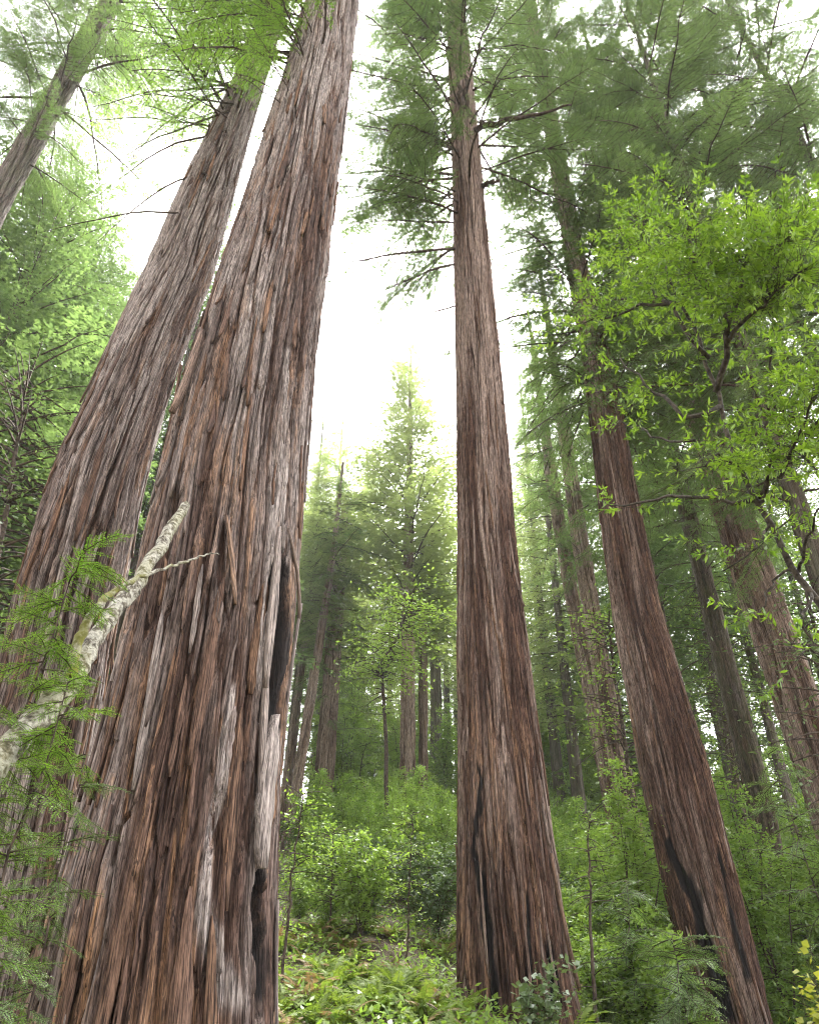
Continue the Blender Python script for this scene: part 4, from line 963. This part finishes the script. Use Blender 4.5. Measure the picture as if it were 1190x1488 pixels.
# ---------------------------------------------------------------- fresh redwood sprouts at the left and right edges
def frond_spray(seed, L=.5, mat=None):
    """a flat feathery spray with single needles"""
    r = np.random.RandomState(seed); W = Geo(); F = Geo(); m = 7; t = np.linspace(0, 1, m)
    ax = np.stack([L * t, np.cumsum(r.normal(0, .006, m)), .10 * L * t - .28 * L * t * t], -1); W.tube(ax, .0045 * (1 - t) + .0015, 4, .5)
    P, D, S, Ln = [], [], [], []
    def needles(Q, k, nl):
        f = np.linspace(.08, 1, k); B = np.stack([np.interp(f, np.linspace(0, 1, len(Q)), Q[:, c]) for c in range(3)], -1); T = unit(np.stack([np.interp(f, np.linspace(0, 1, len(Q)), np.gradient(Q[:, c])) for c in range(3)], -1))
        for sg in (-1, 1):
            s_ = unit(np.cross(np.array([0, 0, 1.0]) + r.normal(0, .12, (k, 3)), T)) * sg; P.append(B); D.append(unit(T * .6 + s_ + r.normal(0, .22, (k, 3)))); S.append(T); Ln.append(nl * (1.1 - .55 * f) * r.uniform(.8, 1.15, k))
    needles(ax, 34, .024)
    for i in range(11):
        f = .10 + .88 * (i + r.uniform(-.3, .3)) / 11; sg = 1 if i % 2 else -1; b = np.array([np.interp(f, t, ax[:, c]) for c in range(3)]); d = unit([r.uniform(.6, 1.1), sg * .9, r.uniform(-.35, .2)]); l = L * .48 * (1 - .6 * f) * r.uniform(.55, 1.2); u = np.linspace(0, 1, 4)[:, None]
        Q = b + d * u * l + np.array([.15, 0, -.25]) * u * u * l; W.tube(Q, .0016, 3, .5, cap=False); needles(Q, max(6, int(l / .0085)), .024)
    P = np.concatenate(P); D = np.concatenate(D); S = np.concatenate(S); Ln = np.concatenate(Ln)
    F.blades(P, D, S, Ln, Ln * .40, np.clip(r.normal(.55, .25, len(P)), 0, 1), mid=.5)
    return W.mesh('spray', M_TWIG), F.mesh('needles', mat or M_NEEDLE_FRESH)
M_SPRAY_COOL = leaf_material('cool_redwood_needles', (.09, .16, .05), (.20, .31, .11), trans=.45, gloss=.04)
FS = [frond_spray(700 + i, .36) for i in range(4)]; FSC = [frond_spray(710 + i, .36, M_SPRAY_COOL) for i in range(3)]
def sprout(label, px, d, H, n, seed, sets, lean=(0, 0), zr=(.25, 1.0), sc=(.6, 1.1), az=None, py=1400):
    r = np.random.RandomState(seed); x, y = base_from(px, py, d); b = np.array([x, y, gz(x, y) - .05])
    t = thing('redwood_sprout', label, 'sapling', b)
    u = np.linspace(0, 1, 8); st = np.stack([lean[0] * u ** 1.5 + np.cumsum(r.normal(0, .02, 8)), lean[1] * u ** 1.5 + np.cumsum(r.normal(0, .02, 8)), H * u], -1); st -= st[0]
    g = Geo(); g.tube(st, .016 * (1 - u * .8), 5); link('stem', g.mesh('stem', M_TWIG, True), t)
    for i in range(n):
        f = zr[0] + (zr[1] - zr[0]) * (i + r.rand()) / n; p = np.array([np.interp(f, u, st[:, c]) for c in range(3)]); a = r.rand() * 6.28 if az is None else math.radians(r.uniform(*az))
        W, F = sets[r.randint(len(sets))]; s_ = link('spray', W, t, p, (r.normal(0, .3), -r.uniform(-.5, .45), a), (r.uniform(*sc) * .82,) * 3); link('needles', F, s_)
sprout('bright green redwood sprout at the left edge in front of the leaning trunk', -25, 4.4, 3.1, 80, 1, FS, lean=(.1, 0), zr=(.3, 1))
sprout('taller redwood sprout with yellowish sprays reaching over the mossy fallen limb', -90, 4.8, 4.1, 84, 2, FS, lean=(.15, 0), zr=(.4, 1), sc=(.8, 1.3))
sprout('cool green redwood sprout crowding the lower left corner', -30, 4.2, 1.7, 60, 3, FSC, zr=(.1, 1), sc=(.8, 1.3))
sprout('redwood sprout with sprays touching the left flank of the massive hollow trunk', 60, 6.4, 3.1, 60, 4, FSC + FS[:1], zr=(.25, 1), sc=(.8, 1.3))
sprout('low redwood sprout under the fallen limb, between the two leaning trunks', 20, 7.2, 2.2, 46, 5, FS[:2] + FSC, zr=(.1, 1), sc=(.8, 1.3))
sprout('redwood sprout with silvery sprays at the right edge', 1240, 11, 4.2, 50, 6, FSC, lean=(-.3, 0), zr=(.3, 1), sc=(1.3, 2.2))
sprout('flat needled redwood sprout spreading at the foot of the charred trunk', 985, 13.5, 1.9, 64, 7, FSC, zr=(.05, 1), sc=(1.6, 2.8))
sprout('dim redwood sprout a little left of the charred trunk', 925, 14.5, 2.6, 64, 8, FSC, zr=(.05, 1), sc=(1.6, 2.8))

# ---------------------------------------------------------------- the mossy fallen limb
def fallen():
    m, n, N, Lk = newmat('lichen_bark'); tc = N('ShaderNodeTexCoord')
    a = N('ShaderNodeTexNoise'); a.inputs['Scale'].default_value = 14; a.inputs['Detail'].default_value = 6; a.inputs['Roughness'].default_value = .7; Lk(tc.outputs['Object'], a.inputs['Vector'])
    b = N('ShaderNodeTexNoise'); b.inputs['Scale'].default_value = 38; b.inputs['Detail'].default_value = 4; Lk(tc.outputs['Object'], b.inputs['Vector'])
    e = N('ShaderNodeTexNoise'); e.inputs['Scale'].default_value = 2.6; e.inputs['Detail'].default_value = 4; Lk(tc.outputs['Object'], e.inputs['Vector'])
    c = ramp(N, Lk, a.outputs[0], [(.38, (.035, .027, .018)), (.46, (.13, .11, .08)), (.54, (.36, .345, .29))])
    c = mixc(N, Lk, .6, c, ramp(N, Lk, b.outputs[0], [(.35, (.35, .33, .3)), (.6, (1.1, 1.1, 1.08))]), 'MULTIPLY')
    c = mixc(N, Lk, math_(N, Lk, 'MULTIPLY', attr(N, 'tint').outputs['Fac'], ramp(N, Lk, e.outputs[0], [(.42, (0, 0, 0)), (.58, (1, 1, 1))])), c, (.16, .16, .02))
    p = N('ShaderNodeBsdfPrincipled'); Lk(c, p.inputs['Base Color']); p.inputs['Roughness'].default_value = .9
    bp = N('ShaderNodeBump'); bp.inputs['Strength'].default_value = .8; bp.inputs['Distance'].default_value = .015; Lk(b.outputs[0], bp.inputs['Height']); Lk(bp.outputs[0], p.inputs['Normal'])
    o = N('ShaderNodeOutputMaterial'); Lk(p.outputs[0], o.inputs[0])
    P = [at(-60, 1180, 4.2), at(0, 1100, 4.5), at(55, 1045, 4.8), at(98, 1000, 5.0), at(125, 950, 5.25), at(160, 895, 5.5), at(205, 840, 5.9), at(240, 785, 6.3), at(272, 732, 6.75)]
    lo = P[0] + (P[0] - P[1]) * 2.2; lo[2] = gz(lo[0], lo[1]) + .05; mid_ = (lo + P[0]) / 2 + np.array([0, 0, -.05]); P = [lo, mid_] + P
    base = np.array([lo[0], lo[1], gz(lo[0], lo[1])])
    t = thing('fallen_branch', 'pale lichen crusted fallen limb with moss leaning up against the massive trunk', 'branch', base)
    def rod(name, pts, R, k, seed, tint, nside=14):
        Q = polyline(pts, k, .006, seed) - base; T = unit(np.gradient(Q, axis=0)); nn = unit(np.cross(T, [.3, .1, .9])); bb = np.cross(T, nn); an = np.arange(nside) * 2 * math.pi / nside
        A, I = np.meshgrid(an, np.arange(k)); rr = np.interp(np.linspace(0, 1, k), np.linspace(0, 1, len(R)), R)[:, None] * (1 + .26 * noise(np.cos(A) * 1.5, np.sin(A) * 1.5, I * .22, seed) + .12 * noise(np.cos(A) * 7, np.sin(A) * 7, I * .9, seed + 2) + .07 * noise(np.cos(A) * 4, np.sin(A) * 4, I * .6, seed + 1))
        rr[-1] *= .35 + .4 * np.random.RandomState(seed).rand(nside)
        v = Q[:, None, :] + rr[..., None] * (np.cos(A)[..., None] * nn[:, None, :] + np.sin(A)[..., None] * bb[:, None, :]); v = v.reshape(-1, 3)
        i = np.arange(k - 1)[:, None] * nside; j = np.arange(nside)[None, :]; j2 = (j + 1) % nside; q = np.stack([i + j, i + j2, i + nside + j2, i + nside + j], -1).reshape(-1, 4)
        mm = len(v); v = np.concatenate([v, Q[-1:]]); tr = np.stack([np.full(nside, mm), (k - 1) * nside + np.arange(nside), (k - 1) * nside + (np.arange(nside) + 1) % nside], -1)
        link(name, mesh(name, v, q, m, {'tint': np.full(len(v), tint)}, True, tr), t)
    rod('limb', P, [.088, .088, .086, .083, .08, .073, .062, .060, .058, .056, .05], 90, 1, .25)
    rod('side_branch', [at(104, 985, 5.0), at(112, 940, 5.05), at(132, 893, 5.1), at(160, 862, 5.2), at(205, 838, 5.3), at(260, 820, 5.5), at(308, 803, 5.7)], [.036, .032, .028, .020, .012, .010, .006], 50, 5, 1.0, 9)
    rod('twig', [at(304, 804, 5.68), at(319, 806, 5.75)], [.006, .004], 5, 7, 0, 5)
    rod('twig', [at(25, 1062, 4.65), at(8, 1050, 4.5), at(-12, 1040, 4.4)], [.008, .005], 6, 8, 0, 5)
fallen()

# ---------------------------------------------------------------- thin saplings, the rounded tree on the slope, the corner plants
def sapling(name, label, cat, pts, r0, r1, crown, mat, lsz, seed, group=None, jit=.012):
    b = np.array(pts[0]); b[2] = gz(b[0], b[1]) - .05; pts = [b] + list(pts[1:]); r = np.random.RandomState(seed)
    t = thing(name, label, cat, b, group); Q = polyline(pts, 22, jit, seed); g = Geo(); g.tube(Q - b, np.linspace(r0, r1, 22), 6); link('trunk', g.mesh('trunk', M_TWIG, True), t)
    W = Geo(); P, D = [], []
    for (f0, f1, n, L0, lpt) in crown:
        for _ in range(n):
            f = r.uniform(f0, f1); i = min(int(f * 21), 20); p = Q[i] + (Q[i + 1] - Q[i]) * (f * 21 - i); a = r.rand() * 6.28; d = unit([math.cos(a), math.sin(a), r.uniform(-.2, .7)]); L = L0 * r.uniform(.4, 1.1); u = np.linspace(0, 1, 5); tw = p + d * (u * L)[:, None] - np.array([0, 0, .3]) * (u ** 2 * L)[:, None]
            W.tube(tw - b, .003 + r0 * .25 * (1 - u), 3, .5, cap=False)
            q = np.clip(.3 + .8 * r.rand(lpt), 0, 1); P.append(np.stack([np.interp(q, u, tw[:, c]) for c in range(3)], -1) + r.normal(0, L * .13, (lpt, 3))); D.append(np.repeat(d[None], lpt, 0))
    P = np.concatenate(P) - b; D = np.concatenate(D); N = len(P); dd = unit(D * .5 + r.normal(0, .8, (N, 3)) * [1, 1, .5]); S = unit(np.cross(np.array([0, 0, 1.0]) + r.normal(0, .5, (N, 3)), dd)); l = lsz * r.uniform(.6, 1.3, N)
    F = Geo(); F.blades(P, dd, S, l, l * .45, np.clip(r.normal(.5, .2, N), 0, 1), mid=.5, curl=.08)
    c = link('crown', F.mesh('crown', mat), t); c['kind'] = 'stuff'; link('twigs', W.mesh('twigs', M_TWIG), t)['kind'] = 'stuff'
sapling('tanoak_tree', 'small round headed bright leaved tree before the distant trunks on the slope', 'tree', [at(566, 1190, 27), at(560, 1050, 27), at(554, 960, 27), at(575, 935, 27), at(590, 890, 27), at(600, 860, 27)], .10, .04, [(.62, 1, 150, 2.1, 26), (.5, .7, 20, 1.0, 14)], M_LEAF, .15, 1)
sapling('sapling', 'bare thin dark sapling between the middle trunk and the charred trunk', 'sapling', [at(856, 1415, 13), at(857, 1330, 13), at(858, 1260, 13), at(853, 1215, 13), at(858, 1180, 13)], .035, .010, [(.55, 1, 26, .5, 12), (.2, .5, 5, .5, 8)], M_LEAF, .06, 2)
sapling('sapling', 'slim sapling rising from the top of the ferns beside the middle trunk', 'sapling', [at(592, 1395, 15), at(594, 1300, 15), at(598, 1230, 15), at(600, 1180, 15)], .02, .006, [(.3, 1, 40, .6, 14)], M_LEAF, .07, 3)
sapling('sapling', 'slim sapling by the hollow trunk flank with dark leaning stem', 'sapling', [at(418, 1330, 13), at(428, 1240, 13), at(438, 1190, 13), at(440, 1150, 13)], .03, .010, [(.3, 1, 40, .8, 14)], M_LEAF, .07, 4)
sapling('sapling', 'green sapling against the slope midway between the ferns and distant trunks', 'sapling', [at(482, 1330, 17), at(483, 1260, 17), at(484, 1200, 17)], .025, .008, [(.3, 1, 60, .8, 16)], M_LEAF, .08, 5)
sapling('tanoak_tree', 'broad leaved tree at the left edge above the redwood sprouts', 'tree', [at(-20, 1000, 17), at(0, 800, 17), at(25, 650, 17), at(40, 540, 17)], .14, .03, [(.35, 1, 170, 2.6, 26)], M_LEAF_DK, .13, 6)
sapling('tanoak_tree', 'bright leaved tree arching over the far trunks right of the charred trunk', 'tree', [at(1090, 1200, 31), at(1050, 1000, 31), at(1030, 900, 31), at(1020, 820, 31)], .12, .03, [(.35, 1, 130, 2.6, 22)], M_LEAF, .13, 7)
sapling('tanoak_tree', 'loose bright leaved tree in the gap just left of the charred trunk', 'tree', [at(915, 1200, 24), at(905, 1060, 24), at(890, 960, 24), at(885, 900, 24)], .12, .03, [(.3, 1, 110, 2.4, 22)], M_LEAF, .14, 8)
sapling('tanoak_tree', 'leafy tree at the right edge under the bay laurel', 'tree', [at(1290, 1250, 17), at(1240, 1100, 17), at(1200, 960, 17), at(1170, 860, 17)], .12, .03, [(.3, 1, 60, 2.2, 22)], M_LEAF_DK, .12, 9)
def leafy_low(label, px, d, seed, mat, leaf, H, Wd, lw, group=None, n=7, tw=10, lp=6, up=0):
    x, y = base_from(px, 1440, d); pr = pair(leafy(seed, H, Wd, n, tw, lp, leaf, lw, .006), mat)
    t = thing('shrub', label, 'shrub', (x, y, gz(x, y) + up), group); link('stem', pr[0], t); link('foliage', pr[1], t)
M_ROUND = leaf_material('round_leaves', (.09, .14, .06), (.16, .22, .11), trans=.35, gloss=.08)
M_YEL = leaf_material('yellow_leaves', (.22, .25, .04), (.38, .38, .07), trans=.5, gloss=.03)
leafy_low('bush with round pale green leaves in front of the foot of the middle trunk', 782, 10.5, 801, M_ROUND, .10, 1.2, .55, .75, tw=12, lp=8)
leafy_low('bush with yellow autumn leaves in the bottom right corner', 1192, 9, 802, M_YEL, .085, 1.8, .4, .8, tw=12, lp=5)

# ---------------------------------------------------------------- damp forest air
def haze():
    x0, x1, y0, y1, z0, z1 = -205, 205, -155, 265, -3, 95
    v = [(x, y, z) for z in (z0, z1) for y in (y0, y1) for x in (x0, x1)]
    q = [(0, 2, 3, 1), (4, 5, 7, 6), (0, 1, 5, 4), (2, 6, 7, 3), (0, 4, 6, 2), (1, 3, 7, 5)]
    m, n, N, Lk = newmat('haze'); p = N('ShaderNodeVolumePrincipled'); p.inputs['Color'].default_value = (.93, .96, .97, 1); p.inputs['Density'].default_value = .0005
    p.inputs['Anisotropy'].default_value = .3
    o = N('ShaderNodeOutputMaterial'); Lk(p.outputs[0], o.inputs['Volume'])
    h = link('haze', mesh('haze', v, q, m)); h['kind'] = 'stuff'
haze()
